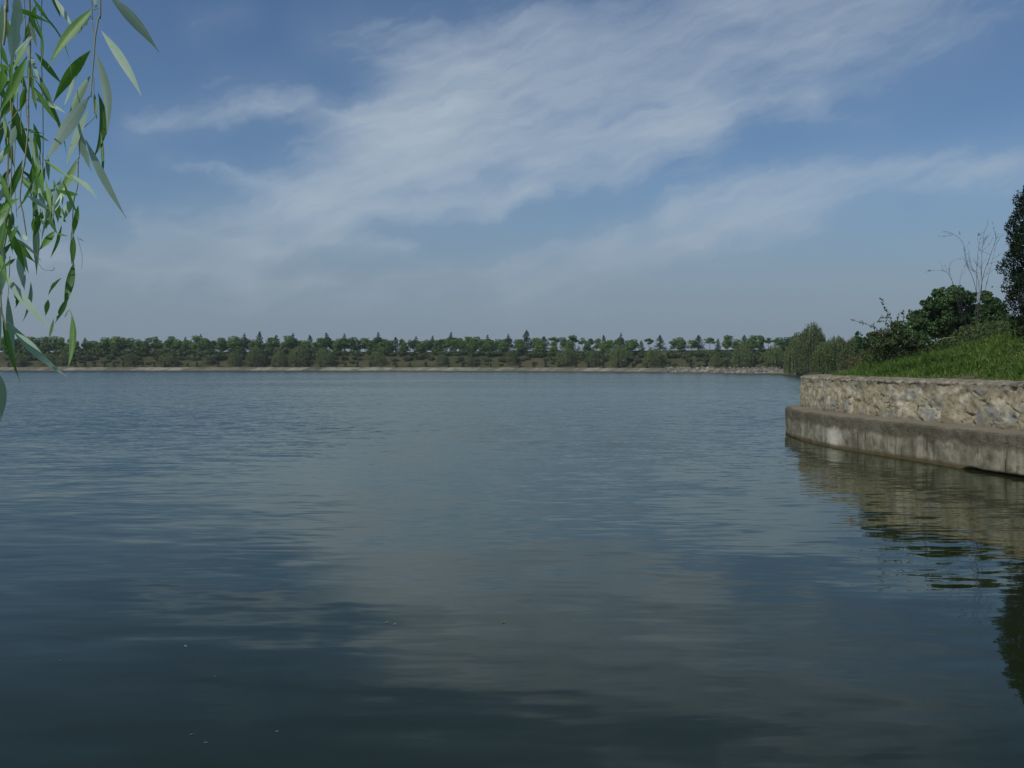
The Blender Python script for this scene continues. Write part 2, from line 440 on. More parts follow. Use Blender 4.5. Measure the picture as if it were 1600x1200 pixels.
# rubble at the east end of the far shore
m_rock, t, b, out = mat('pale_rock')
oi = t.node('ShaderNodeNewGeometry')
rc = t.ramp(t.noise(oi.outputs['Position'], 1.1, 3, .6), [(.35, (.07, .062, .048)), (.5, (.16, .145, .115)), (.65, (.31, .285, .235))])
t.put(b.inputs['Base Color'], rc); b.inputs['Roughness'].default_value = .95
def rockmesh(n_u=7, n_v=5, seed=0):
    r = np.random.default_rng(seed)
    th = np.linspace(0, 2 * np.pi, n_u, endpoint=False); ph = np.linspace(.25, np.pi - .25, n_v)
    V = np.array([(math.sin(p_) * math.cos(a_), math.sin(p_) * math.sin(a_), math.cos(p_)) for p_ in ph for a_ in th]) * r.uniform(.75, 1.15, (n_u * n_v, 1))
    F = [(i * n_u + j, i * n_u + (j + 1) % n_u, (i + 1) * n_u + (j + 1) % n_u, (i + 1) * n_u + j) for i in range(n_v - 1) for j in range(n_u)]
    F += [tuple(range(n_u))[::-1]]; F += [tuple((n_v - 1) * n_u + j for j in range(n_u))]
    return V, F
Vs, Fs = [], []; off = 0
path_r = np.array([(60.5, 226.5), (55, 233.2), (46, 246.2), (38, 255)])
segr = np.r_[0, np.cumsum(np.linalg.norm(np.diff(path_r, axis=0), axis=1))]
for k in range(420):
    s_ = rng.uniform(0, segr[-1]); bx_ = np.interp(s_, segr, path_r[:, 0]); by_ = np.interp(s_, segr, path_r[:, 1])
    q = rng.uniform(0, 3.4); V0, F0 = rockmesh(6, 4, k); sc = rng.uniform(.18, .52)
    bx_ += q * .75 + rng.normal() * .3; by_ += q * .66
    zz = H(bx_, by_) + sc * .35
    V0 = V0 * np.array([sc * 1.3, sc, sc * .75]) + np.array([bx_, by_, max(zz, .05)])
    Vs.append(V0); Fs += [tuple(i_ + off for i_ in f_) for f_ in F0]; off += len(V0)
rub = mesh('riprap_rubble', np.concatenate(Vs), Fs, m_rock)
tag(rub, 'loose pale rubble stones piled on the far shore where the slab revetment ends', 'rubble', kind='stuff')

# ------------------------------------------------------------------ stone retaining wall on the promontory
wp = WALL; ws = np.r_[0, np.cumsum(np.linalg.norm(np.diff(wp, axis=0), axis=1))]; WL = ws[-1]
def wall_at(s):
    xx = np.interp(s, ws, wp[:, 0]); yy_ = np.interp(s, ws, wp[:, 1])
    e = .15; tx = np.interp(s + e, ws, wp[:, 0]) - np.interp(s - e, ws, wp[:, 0]); ty = np.interp(s + e, ws, wp[:, 1]) - np.interp(s - e, ws, wp[:, 1])
    T_ = unit(np.stack([tx, ty], -1)); return np.stack([xx, yy_], -1), np.stack([T_[..., 1], -T_[..., 0]], -1)
def s_of(x, y):
    return float(ws[np.argmin((wp[:, 0] - x) ** 2 + (wp[:, 1] - y) ** 2)])
S_TIP = s_of(10.16, 36.9)
S_WHITE = s_of(9.73, 30.3)
S_GAP = s_of(11.1, 24.2)
def setback(s): return np.interp(s, [0, S_TIP - 6, S_TIP - .5, WL], [.88, .86, .50, .50])

wall_root = empty('retaining_wall', (11.0, 30.0, 0))
tag(wall_root, 'weathered stone retaining wall stepped over a stained concrete footing, standing in the lake', 'wall')
org = np.array([11.0, 30.0, 0])
def sweep(name, s, prof_fn, m, disp=None, parent=wall_root):
    """prof_fn(s) -> (nS,nP,2) of (offset to land, z)"""
    pc, nn = wall_at(s); pr = prof_fn(s); nS, nP = pr.shape[:2]
    off = pr[:, :, 0]; zz = pr[:, :, 1]
    if disp is not None: dd, dz = disp(np.repeat(s[:, None], nP, 1), zz); off = off + dd; zz = zz + dz
    V = np.stack([pc[:, None, 0] + nn[:, None, 0] * off, pc[:, None, 1] + nn[:, None, 1] * off, zz], -1) - org
    i = (np.arange(nS - 1)[:, None] * nP + np.arange(nP - 1)[None]).ravel()
    F = np.stack([i, i + 1, i + nP + 1, i + nP], 1)
    uv = np.stack([np.repeat(s, nP), zz.ravel()], 1)
    return mesh(name, V.reshape(-1, 3), F, m, parent, uv=uv, smooth=True, attrs={'off': pr[:, :, 0].ravel()})

# materials
m_stone, t, b, out = mat('rubble_masonry')
uvn = t.node('ShaderNodeUVMap'); uu, vv, _ = t.sep(uvn.outputs[0]); p2 = t.comb(uu, vv, 0.0)
wrp = t.v('SCALE', t.v('SUBTRACT', t.noise(p2, 3.0, 3, .6, color=True), (.5, .5, .5)), scale=.28)
pw = t.v('ADD', p2, wrp)
vo = t.vor(t.v('MULTIPLY', pw, (1.7, 2.6, 0.0)), 1.0, 'F1', .9)
ve = t.vor(t.v('MULTIPLY', pw, (1.7, 2.6, 0.0)), 1.0, 'DISTANCE_TO_EDGE', .9)
cr, cg, cb = t.sep(vo['Color'])
base = t.ramp(t.noise(p2, 2.4, 7, .68, .3), [(.30, (.14, .120, .078)), (.45, (.25, .220, .145)), (.58, (.335, .30, .205)), (.72, (.45, .415, .305))])
bluish = t.ramp(t.noise(p2, 9.0, 5, .6), [(.3, (.10, .115, .125)), (.6, (.19, .205, .215)), (.8, (.28, .29, .28))])
isblue = t.m('MULTIPLY', t.mp(cr, .60, .66), t.mp(ve['Distance'], .05, .13))
isblue = t.m('MULTIPLY', isblue, t.mp(t.noise(p2, 5.0, 4, .6), .36, .5))
isblue = t.m('MULTIPLY', isblue, t.mp(t.m('ADD', vv, t.m('MULTIPLY', cg, .6)), 1.55, 2.3, 1.0, .25))
cs = t.mix(t.m('MULTIPLY', isblue, .85), base, bluish)
pale = t.m('MULTIPLY', t.mp(cb, .62, .7), t.mp(t.noise(p2, 3.5, 4, .6), .46, .62))
cs = t.mix(t.m('MULTIPLY', pale, .75), cs, (.47, .44, .35))
crackm = t.m('MULTIPLY', t.mp(ve['Distance'], .0, .03, 1.0, 0.0), t.mp(t.noise(p2, 2.3, 4, .65), .54, .63))
pit = t.mp(t.noise(t.v('MULTIPLY', p2, (16, 20, 0)), 1.0, 3, .6), .65, .70)
dark = t.m('MAXIMUM', crackm, t.m('MULTIPLY', pit, .8))
cs = t.mix(dark, cs, (.035, .028, .018))
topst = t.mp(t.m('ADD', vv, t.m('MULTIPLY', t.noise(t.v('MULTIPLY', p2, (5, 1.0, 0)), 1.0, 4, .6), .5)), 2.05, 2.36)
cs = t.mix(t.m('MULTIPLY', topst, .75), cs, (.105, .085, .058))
botst = t.mp(t.m('ADD', vv, t.m('MULTIPLY', t.noise(p2, 2.0, 4, .6), .25)), 1.12, 1.30, 1, 0)
cs = t.mix(t.m('MULTIPLY', botst, .6), cs, (.15, .125, .085))
streak = t.mp(t.noise(t.v('MULTIPLY', p2, (6, .5, 0)), 1.0, 4, .6), .56, .70)
cs = t.mix(t.m('MULTIPLY', streak, .45), cs, (.12, .10, .07))
t.put(b.inputs['Base Color'], cs); b.inputs['Roughness'].default_value = .95; b.inputs['Specular IOR Level'].default_value = .2
hgt = t.m('ADD', t.m('MULTIPLY', t.noise(p2, 8.0, 6, .65), .5), t.m('SUBTRACT', t.m('MULTIPLY', t.mp(ve['Distance'], 0, .1), t.mp(t.noise(p2, 1.5, 2, .5), .45, .6, .05, .5)), t.m('MULTIPLY', dark, 1.4)))
bp = t.node('ShaderNodeBump'); bp.inputs['Strength'].default_value = .9; bp.inputs['Distance'].default_value = .03
t.put(bp.inputs['Height'], hgt); t.l.new(bp.outputs[0], b.inputs['Normal'])

m_foot, t, b, out = mat('stained_concrete')
uvn = t.node('ShaderNodeUVMap'); uu, vv, _ = t.sep(uvn.outputs[0]); p2 = t.comb(uu, vv, 0.0)
oa = t.node('ShaderNodeAttribute', attribute_name='off')
base = t.ramp(t.noise(t.v('MULTIPLY', p2, (1.6, .8, 0)), 1.0, 6, .65, .2), [(.32, (.085, .077, .052)), (.48, (.17, .157, .112)), (.64, (.29, .272, .205))])
st = t.noise(t.v('MULTIPLY', p2, (4.5, .30, 0)), 1.0, 5, .62)
base = t.mix(t.m('MULTIPLY', t.mp(st, .52, .70, 0, .75), t.mp(t.noise(p2, .8, 3, .6), .42, .58)), base, (.32, .305, .235))
st2 = t.noise(t.v('MULTIPLY', p2, (7.5, .45, 0)), 1.0, 4, .6)
base = t.mix(t.m('MULTIPLY', t.mp(st2, .52, .66, 0, .8), t.mp(t.noise(t.v('ADD', p2, (9, 3, 0)), .9, 3, .6), .42, .55)), base, (.055, .048, .032))
blo = t.noise(p2, 2.6, 7, .72)
base = t.mix(t.mp(blo, .54, .64, 0, .65), base, (.07, .060, .038))
jn = t.m('LESS_THAN', t.m('ABSOLUTE', t.m('SUBTRACT', t.m('FLOORED_MODULO', t.m('ADD', uu, t.m('MULTIPLY', t.noise(p2, 4.0, 3, .6), .12)), 6.3), 2.05)), .018)
base = t.mix(t.m('MULTIPLY', jn, .8), base, (.03, .026, .018))
# dark damp upper band with coarse aggregate
edge = t.m('ADD', vv, t.m('MULTIPLY', t.m('SUBTRACT', t.noise(t.v('MULTIPLY', p2, (1.2, 1, 0)), 1.0, 5, .7), .5), .5))
band = t.m('MULTIPLY', t.mp(edge, .56, .66), t.mp(oa.outputs['Fac'], .05, .12, 1.0, 0.0))
agg = t.ramp(t.noise(p2, 26.0, 3, .7), [(.36, (.042, .038, .025)), (.55, (.088, .079, .053)), (.68, (.20, .18, .125))])
base = t.mix(t.m('MULTIPLY', band, .8), base, agg)
# bleached patch
du = t.m('DIVIDE', t.m('SUBTRACT', uu, S_WHITE), .5); dv = t.m('DIVIDE', t.m('SUBTRACT', vv, .30), .33)
rr = t.m('ADD', t.m('MULTIPLY', du, du), t.m('MULTIPLY', dv, dv))
rr = t.m('ADD', rr, t.m('MULTIPLY', t.m('SUBTRACT', t.noise(t.v('MULTIPLY', p2, (9, 4, 0)), 1.0, 4, .6), .5), 2.2))
base = t.mix(t.mp(rr, .2, 1.5, .8, 0.0), base, (.50, .48, .41))
# water line algae
al = t.m('ADD', vv, t.m('MULTIPLY', t.noise(p2, 3.0, 3, .6), .08))
base = t.mix(t.mp(al, .10, .19, .9, 0.0), base, (.075, .058, .026))
# trodden dusty top
topc = t.ramp(t.noise(p2, 5.0, 6, .65), [(.3, (.115, .102, .072)), (.6, (.205, .185, .132)), (.75, (.31, .285, .21))])
base = t.mix(t.mp(oa.outputs['Fac'], .10, .16), base, topc)
t.put(b.inputs['Base Color'], base); b.inputs['Roughness'].default_value = .93; b.inputs['Specular IOR Level'].default_value = .2
bp = t.node('ShaderNodeBump'); bp.inputs['Strength'].default_value = .8; bp.inputs['Distance'].default_value = .018
t.put(bp.inputs['Height'], t.m('ADD', t.noise(p2, 14.0, 6, .7), t.m('MULTIPLY', t.noise(p2, 40.0, 3, .7), t.m('MULTIPLY', band, .8)))); t.l.new(bp.outputs[0], b.inputs['Normal'])

sA = np.arange(0, WL, .05)
zs_lo = np.linspace(.07, .93, 20)
def foot_prof(s):
    n = len(s); rows = []
    under = sstep(S_GAP + .3, S_GAP - .3, s)               # the undermined stretch
    under = np.maximum(under, sstep(S_TIP - 4.5, S_TIP - 3.0, s) * sstep(S_TIP + 2, S_TIP + 1, s) * .45)
    bot = .015 + under * (.045 + .03 * vnoise(s * 1.7, s * 0, 4)) - (1 - under) * .08
    rows.append(np.stack([np.full(n, .75), np.full(n, -.6)], 1))
    rows.append(np.stack([np.where(under > .02, .70, .03) + 0 * s, bot - .10], 1))
    rows.append(np.stack([.02 + .60 * (under > .02), bot], 1))
    for z_ in np.linspace(0, 1, 22):
        rows.append(np.stack([np.full(n, 0.0), bot + .001 + (.935 - bot) * z_], 1))
    for o_, z_ in ((.02, .955), (.05, .965), (.2, .975), (.45, .985), (.7, .99), (1.0, .995), (1.15, .99)):
        rows.append(np.stack([np.full(n, o_), np.full(n, z_)], 1))
    return np.stack(rows, 1)
def foot_disp(s, z):
    d = (fbm(s * 1.3, z * 2, 4, 21) - .5) * .10 + (fbm(s * 7, z * 7, 3, 31) - .5) * .035
    band_ = sstep(.6, .7, z) * (fbm(s * 14, z * 14, 2, 44) - .5) * .05
    jo = (np.abs(((s + 1.1) % 6.3) - 3.1) < .04) * .03
    dz = (z > .9) * ((fbm(s * 2, z * 0, 3, 5) - .5) * .05)
    return d - band_ + jo, dz
foot = sweep('concrete_footing', sA, foot_prof, m_foot, foot_disp)
def up_prof(s):
    n = len(s); o = setback(s); rows = [np.stack([o - .02, np.full(n, .85)], 1)]
    for z_ in np.linspace(.95, 2.02, 34):
        rows.append(np.stack([o + (z_ - .95) * .05, np.full(n, z_)], 1))
    return np.stack(rows, 1)
def up_disp(s, z):
    d = (fbm(s * 1.6, z * 2.2, 4, 61) - .5) * .16 + (fbm(s * 6, z * 8, 3, 71) - .5) * .06
    pits = sstep(.70, .80, fbm(s * 5.1, z * 8.7, 3, 83)) * .07
    return np.clip(d + pits, -.12, .2), 0 * z
up = sweep('stone_face', np.arange(0, WL, .04), up_prof, m_stone, up_disp)
# earthy rough coping
m_cop, t, b, out = mat('earthy_coping')
uvn = t.node('ShaderNodeUVMap'); uu, vv, _ = t.sep(uvn.outputs[0]); oa = t.node('ShaderNodeAttribute', attribute_name='off')
p2 = t.comb(uu, vv, t.m('MULTIPLY', oa.outputs['Fac'], 1.0))
cc = t.ramp(t.noise(p2, 5.0, 6, .7), [(.30, (.07, .060, .040)), (.46, (.165, .145, .105)), (.60, (.28, .255, .19)), (.74, (.42, .39, .31))])
t.put(b.inputs['Base Color'], cc); b.inputs['Roughness'].default_value = 1.0
bp = t.node('ShaderNodeBump'); bp.inputs['Strength'].default_value = .9; bp.inputs['Distance'].default_value = .03
t.put(bp.inputs['Height'], t.noise(p2, 12.0, 6, .7)); t.l.new(bp.outputs[0], b.inputs['Normal'])
def cop_prof(s):
    n = len(s); o = setback(s) + .05; rows = []
    for o_, z_ in ((.10, 1.985), (.035, 1.99), (.02, 2.03), (.035, 2.07), (.08, 2.09), (.2, 2.105), (.4, 2.11), (.7, 2.13), (1.0, 2.12), (1.2, 2.0)):
        rows.append(np.stack([o + o_, np.full(n, z_)], 1))
    return np.stack(rows, 1)
def cop_disp(s, z):
    return (fbm(s * 2.3, z * 3, 5, 101) - .5) * .20, (fbm(s * 3.1, z * 0 + s * 7, 4, 111) - .5) * .10
cop = sweep('coping', sA, cop_prof, m_cop, cop_disp)

# ------------------------------------------------------------------ foliage materials
def leafmat(name, c0, c1, c2, trans=.25, rough=.55, scale=.5, objrand=True, spec=.3):
    m, t, b, out = mat(name)
    geo = t.node('ShaderNodeNewGeometry'); oi = t.node('ShaderNodeObjectInfo')
    f = t.noise(geo.outputs['Position'], scale, 3, .6)
    f = t.m('ADD', t.m('MULTIPLY', f, .75), t.m('MULTIPLY', geo.outputs['Random Per Island'], .25))
    if objrand: f = t.m('ADD', f, t.m('MULTIPLY', t.m('SUBTRACT', oi.outputs['Random'], .5), .22))
    col = t.ramp(f, [(.28, c0), (.5, c1), (.72, c2)])
    t.put(b.inputs['Base Color'], col); b.inputs['Roughness'].default_value = rough; b.inputs['Specular IOR Level'].default_value = spec
    tr = t.node('ShaderNodeBsdfTranslucent'); t.put(tr.inputs[0], t.mix(.5, col, t.v('MULTIPLY', col, (1.3, 1.5, .6))))
    mx = t.node('ShaderNodeMixShader'); mx.inputs[0].default_value = trans
    t.l.new(b.outputs[0], mx.inputs[1]); t.l.new(tr.outputs[0], mx.inputs[2]); t.l.new(mx.outputs[0], out.inputs[0])
    return m
m_bark, t, b, out = mat('bark')
geo = t.node('ShaderNodeNewGeometry')
t.put(b.inputs['Base Color'], t.ramp(t.noise(t.v('MULTIPLY', geo.outputs['Position'], (8, 8, 2)), 1.0, 4, .6), [(.3, (.045, .035, .025)), (.7, (.11, .09, .065))])); b.inputs['Roughness'].default_value = .95
m_con = leafmat('conifer_green', (.036, .082, .034), (.060, .124, .046), (.098, .175, .06), .28)
m_broad = leafmat('broadleaf_green', (.070, .132, .030), (.118, .208, .046), (.19, .29, .066), .36)
m_broad2 = leafmat('dark_broadleaf', (.052, .112, .030), (.088, .172, .044), (.148, .245, .062), .34)
m_wil = leafmat('willow_green', (.074, .110, .036), (.115, .160, .050), (.165, .21, .070), .35)
m_bush = leafmat('bush_green', (.042, .072, .022), (.072, .110, .034), (.115, .150, .050), .28)
m_shrub = leafmat('shoreline_shrub', (.010, .020, .010), (.017, .032, .015), (.03, .045, .02), .1)

# ------------------------------------------------------------------ tree prototypes (built 1:1 in metres, root at origin)
def limbs(h0, h1, r, n, spread, seed):
    rr = np.random.default_rng(seed); parts = []
    lean = rr.normal(size=2) * .06 * h1
    tr = np.array([[0, 0, -.3], [lean[0] * .3, lean[1] * .3, h0 * .6], [lean[0] * .7, lean[1] * .7, h0 * 1.1], [lean[0], lean[1], h1]])
    parts.append(tube(catmull(tr, 3), np.linspace(r, r * .25, 10), 6))
    for i in range(n):
        a = rr.uniform(0, 2 * math.pi); z0 = h0 + (h1 - h0) * rr.uniform(0, .6); L = spread * rr.uniform(.5, .9)
        q = np.array([[lean[0] * .6, lean[1] * .6, z0], [math.cos(a) * L * .5, math.sin(a) * L * .5, z0 + L * .35], [math.cos(a) * L, math.sin(a) * L, z0 + L * .75]])
        parts.append(tube(catmull(q, 3), np.linspace(r * .5, r * .1, 7), 5))
    return join(parts)
def blob_leaves(blobs, n_per, size, aspect=.6, fill=.35, seedjit=.5):
    cs, ns = [], []
    for (c, rad, wgt) in blobs:
        n = int(n_per * wgt); d = unit(rng.normal(size=(n, 3)))
        r = 1 - rng.random((n, 1)) ** 1.6 * fill
        lump = 1 + .18 * np.sin(d[:, :1] * 5 + c[0] * 3) * np.cos(d[:, 1:2] * 4.3 + c[1]) + .12 * np.sin(d[:, 2:] * 7 + c[2])
        cs.append(np.array(c) + d * np.array(rad) * r * lump); ns.append(d + np.array([0, 0, .25]))
    cs = np.concatenate(cs); ns = np.concatenate(ns)
    return leafquads(cs, size * rng.uniform(.6, 1.25, len(cs)), ns, aspect, .65)
def proto_round(seed, h, w, base=.45, n=900, lolli=False):
    r = np.random.default_rng(seed); blobs = []
    cz0 = h * base
    k = r.integers(7, 11)
    for i in range(k):
        a = r.uniform(0, 2 * math.pi); q = r.uniform(.1, .62) * w / 2 * 1.15
        z = r.uniform(cz0 + (h - cz0) * .12, h - (h - cz0) * .25)
        rr = w / 2 * r.uniform(.34, .55)
        blobs.append(((math.cos(a) * q, math.sin(a) * q, z), (rr, rr, rr * (.68 if lolli else 1.05)), 1.0))
    blobs.append(((0, 0, h - w * .22), (w * .26, w * .26, w * .22), 1.0))
    V, F = blob_leaves(blobs, n / len(blobs), .42, .7)
    T_ = limbs(h * base * .8, h * .8, .035 * h / 1.6 * .7, 5, w * .4, seed)
    return (V, F), T_
def proto_cone(seed, h, w, n=900, base=.1, layers=9):
    r = np.random.default_rng(seed); cs, ns, al = [], [], []
    for i in range(layers):
        f = i / (layers - 1); z = h * (base + (1 - base) * f ** .95); rad = w / 2 * (1 - f) ** .75 * r.uniform(.8, 1.12) + .12
        m_ = max(int(n / layers * (1.5 - f)), 20); nb = 7
        ba = r.uniform(0, 2 * math.pi, nb); bl = r.uniform(.7, 1.15, nb)
        bi = r.integers(0, nb, m_); a = ba[bi] + r.normal(size=m_) * .22; q = rad * bl[bi] * np.sqrt(r.random(m_))
        cs.append(np.stack([np.cos(a) * q, np.sin(a) * q, z - q * .22 + r.normal(size=m_) * h * .018 + rad * .12], 1))
        ns.append(np.stack([np.cos(a) * .6, np.sin(a) * .6, np.ones(m_)], 1))
    cs = np.concatenate(cs); ns = np.concatenate(ns)
    V, F = leafquads(cs, .36 * r.uniform(.6, 1.2, len(cs)), ns, .5, .6)
    T_ = tube([(0, 0, -.3), (0, 0, h * .5), (0, 0, h * .97)], np.array([.12, .07, .02]) * h / 6, 6)
    return (V, F), T_
def proto_spire(seed, h, w, n=900):
    """broad leafy crown with a narrow leading tip, as the cedars of the far row"""
    (V1, F1), T1 = proto_round(seed, h * .80, w, .28, int(n * .7)); (V2, F2), T2 = proto_cone(seed + 1, h, w * .52, int(n * .5), .35, 7)
    return join([(V1, F1), (V2, F2)]), join([T1, T2])
def proto_willow(seed, h, w, n=1500, leaf=.36, strands=110, lift=.25):
    r = np.random.default_rng(seed); cs, sz = [], []
    for i in range(strands):
        a = r.uniform(0, 2 * math.pi); q = math.sqrt(r.random()) * w / 2
        top = h * (1 - .42 * (q / (w / 2)) ** 2) * r.uniform(.86, 1.0); top += .12 * h * math.sin(a * 3 + seed) * (q / w)
        L = min(top - lift, h * r.uniform(.25, .62) + (q / (w / 2)) * h * .22)
        k = max(int(n / strands), 4); zz = top - np.sort(r.random(k)) * L
        dr = q + (1 - np.exp(-(top - zz) * .8)) * .22
        cs.append(np.stack([np.cos(a) * dr + r.normal(size=k) * .07, np.sin(a) * dr + r.normal(size=k) * .07, zz], 1))
    # crown top
    cs = np.concatenate(cs); V, F = leafquads(cs, leaf * r.uniform(.6, 1.4, len(cs)), np.stack([cs[:, 0], cs[:, 1], np.full(len(cs), .3)], 1), .34, .8, along=np.tile([0, 0, -1.], (len(cs), 1)))
    T_ = limbs(h * .35, h * .75, .04 * h, 6, w * .35, seed + 3)
    return (V, F), T_

def protos(kind, gens, mfol, cname='crown'):
    out_ = []
    for (Vf, Ff), (Vt, Ft) in gens:
        out_.append((mesh(cname, Vf, Ff, mfol, link=False), mesh('trunk', Vt, Ft, m_bark, link=False, smooth=True)))
    return out_
PR = {
    'round': protos('round', [proto_round(i, 5.2, 3.4, .22, 1300) for i in range(6)], m_broad),
    'dark': protos('dark', [proto_round(20 + i, 5.2, 3.6, .14, 1400) for i in range(4)], m_broad2),
    'lolli': protos('lolli', [proto_round(40 + i, 5.0, 2.5, .52, 700, True) for i in range(4)], m_broad2),
    'cone': protos('cone', [proto_cone(60 + i, 6.0, 2.7, 1500, .08, 13) for i in range(4)], m_con),
    'spire': protos('spire', [proto_spire(80 + i, 6.2, 3.6, 1700) for i in range(5)], m_con),
    'willow': protos('willow', [proto_willow(100 + i, 5.2, 4.4, 2600, .34, 150) for i in range(4)], m_wil),
    'smallcone': protos('smallcone', [proto_cone(120 + i, 2.2, 1.1, 260, .02, 6) for i in range(3)], m_con),
}
PH = {'round': (5.2, 3.4), 'dark': (5.2, 3.6), 'lolli': (5.0, 2.5), 'cone': (6.0, 2.7), 'spire': (6.2, 3.6), 'willow': (5.2, 4.4), 'smallcone': (2.2, 1.1)}
cnt = {}
def place(kind, name, x, y, h, w, label, cat, group, z=None):
    pr = PR[kind]; i = cnt.get(kind, 0); cnt[kind] = i + 1
    crown, trunk = pr[i % len(pr)]
    ph, pw = PH[kind]
    e = empty(name, (x, y, H(x, y) if z is None else z), rng.uniform(0, 6.28), (w / pw, w / pw, h / ph))
    tag(e, label, cat, group)
    inst('crown', crown, e); inst('trunk', trunk, e)
    return e

def shore_D(px):
    """distance of the far waterline seen at this pixel column"""
    u = (px - 800) / FPX; a = FAR_SHORE; f = a[:, 0] - u * a[:, 1]
    k = np.where(np.sign(f[:-1]) != np.sign(f[1:]))[0]
    if len(k) == 0: return 297.0
    k = k[0]; tt = f[k] / (f[k] - f[k + 1]); return float(a[k, 1] + (a[k + 1, 1] - a[k, 1]) * tt)

ORD = 'first second third fourth fifth sixth seventh eighth ninth tenth eleventh twelfth thirteenth fourteenth fifteenth sixteenth seventeenth eighteenth nineteenth twentieth'.split()
ORD += ['twenty-' + o for o in ORD[:9]] + ['thirtieth'] + ['thirty-' + o for o in ORD[:9]] + ['fortieth'] + ['forty-' + o for o in ORD[:9]]

ORDX = ORD + ['fiftieth'] + ['fifty-' + o for o in ORD[:9]] + ['sixtieth'] + ['sixty-' + o for o in ORD[:9]] + ['seventieth'] + ['seventy-' + o for o in ORD[:9]]
crest = [  # px, top y, type, width px
    (8, 536, 'round', 18), (24, 533, 'dark', 18), (40, 536, 'round', 16), (52, 533, 'cone', 11), (66, 534, 'cone', 10), (78, 538, 'dark', 15), (88, 531, 'spire', 17), (101, 536, 'dark', 14), (118, 537, 'dark', 14),
    (133, 529, 'cone', 13), (142, 535, 'cone', 10), (153, 535, 'round', 12), (163, 534, 'round', 12), (175, 533, 'dark', 16), (187, 536, 'round', 13), (199, 535, 'spire', 12), (208, 538, 'round', 13),
    (221, 533, 'dark', 16), (232, 538, 'dark', 10), (245, 527, 'cone', 14), (254, 536, 'round', 14), (271, 535, 'dark', 15), (283, 533, 'round', 13), (290, 528, 'spire', 14), (300, 537, 'round', 13),
    (314, 524, 'spire', 19), (326, 535, 'round', 15), (335, 532, 'dark', 14), (346, 530, 'dark', 17), (358, 528, 'spire', 14), (371, 535, 'round', 13), (382, 522, 'spire', 15), (394, 534, 'round', 14), (406, 520, 'cone', 16), (416, 536, 'dark', 14),
    (432, 525, 'cone', 17), (445, 535, 'dark', 15), (458, 522, 'spire', 17), (470, 532, 'dark', 13), (484, 525, 'cone', 16), (493, 545, 'smallcone', 8), (510, 522, 'spire', 22), (523, 534, 'dark', 16),
    (538, 523, 'spire', 18), (546, 530, 'round', 22), (556, 540, 'dark', 12), (570, 528, 'round', 18), (581, 532, 'dark', 12), (591, 521, 'spire', 17), (601, 530, 'round', 13), (618, 528, 'cone', 17), (628, 530, 'lolli', 8), (634, 540, 'dark', 12),
    (641, 531, 'lolli', 9), (650, 527, 'spire', 18), (661, 533, 'round', 14), (667, 531, 'round', 14), (676, 526, 'spire', 17), (691, 530, 'lolli', 15), (705, 521, 'spire', 17), (718, 528, 'round', 15), (732, 526, 'round', 17), (745, 526, 'dark', 16),
    (762, 525, 'spire', 18), (770, 533, 'dark', 12), (778, 530, 'dark', 13), (794, 524, 'spire', 17), (810, 530, 'round', 15), (823, 518, 'cone', 19), (838, 528, 'round', 14), (850, 527, 'cone', 24), (866, 527, 'lolli', 13), (880, 527, 'round', 14),
    (896, 524, 'lolli', 15), (904, 541, 'smallcone', 8), (910, 528, 'lolli', 11), (915, 537, 'smallcone', 6), (923, 529, 'lolli', 9), (935, 529, 'round', 11), (943, 525, 'cone', 13), (953, 531, 'round', 13), (964, 532, 'dark', 12), (970, 522, 'spire', 14), (980, 532, 'dark', 13),
    (991, 530, 'round', 14), (1002, 533, 'cone', 11), (1014, 529, 'lolli', 12), (1031, 525, 'cone', 17), (1040, 542, 'smallcone', 8), (1048, 541, 'smallcone', 7), (1055, 529, 'dark', 13), (1063, 527, 'dark', 15), (1069, 543, 'smallcone', 8), (1081, 531, 'round', 14),
    (1091, 525, 'cone', 20), (1109, 528, 'lolli', 15), (1122, 530, 'cone', 10), (1136, 524, 'round', 14), (1151, 530, 'round', 12), (1163, 525, 'cone', 17), (1176, 524, 'dark', 15), (1187, 524, 'dark', 14), (1194, 543, 'smallcone', 7), (1201, 528, 'lolli', 13),
    (1217, 527, 'dark', 14), (1229, 527, 'dark', 15), (1240, 526, 'dark', 16),
]
crest = sorted(crest, key=lambda a: -a[0])
spires = [c for c in crest if c[2] in ('spire', 'cone')]
kindname = {'round': 'round green broadleaf tree', 'dark': 'dark round broadleaf tree', 'lolli': 'thin-stemmed flat-crowned tree', 'smallcone': 'knee-high dark cone shrub'}
nameof = {'round': 'broadleaf_tree', 'dark': 'broadleaf_tree', 'lolli': 'young_tree', 'cone': 'conifer_tree', 'spire': 'conifer_tree', 'smallcone': 'small_conifer'}
ns = 0; sub = {}
for (px, ty, kd, wp_) in crest:
    D = shore_D(px) + 22 + rng.uniform(-1.5, 3.0); x = GX(px, D)
    zt = CAM_H + (566 - ty) * D / FPX; zg = H(x, D); h = max(zt - zg, 1.0); w = wp_ * D / FPX * {'lolli': 1.25, 'smallcone': 1.2, 'cone': 1.3}.get(kd, 1.5)
    if kd in ('spire', 'cone'):
        ns += 1; sub = {}
        lab = f'{ORD[ns-1]} pointed conifer along the far embankment crest, counting from the stone wall'
    else:
        sub[kd] = sub.get(kd, 0) + 1
        kn = kindname[kd].replace('knee-high dark cone shrub', 'small dark cone-shaped conifer')
        if ns == 0: lab = f'{ORD[sub[kd]-1]} {kn} on far crest between stone wall and nearest pointed conifer'
        else: lab = f'{ORD[sub[kd]-1]} {kn} past the {ORD[ns-1]} far-bank conifer from the wall'
    place(kd, nameof[kd], x, D, h * 1.02, w, lab, 'tree', 'trees on the far embankment crest', z=zg)

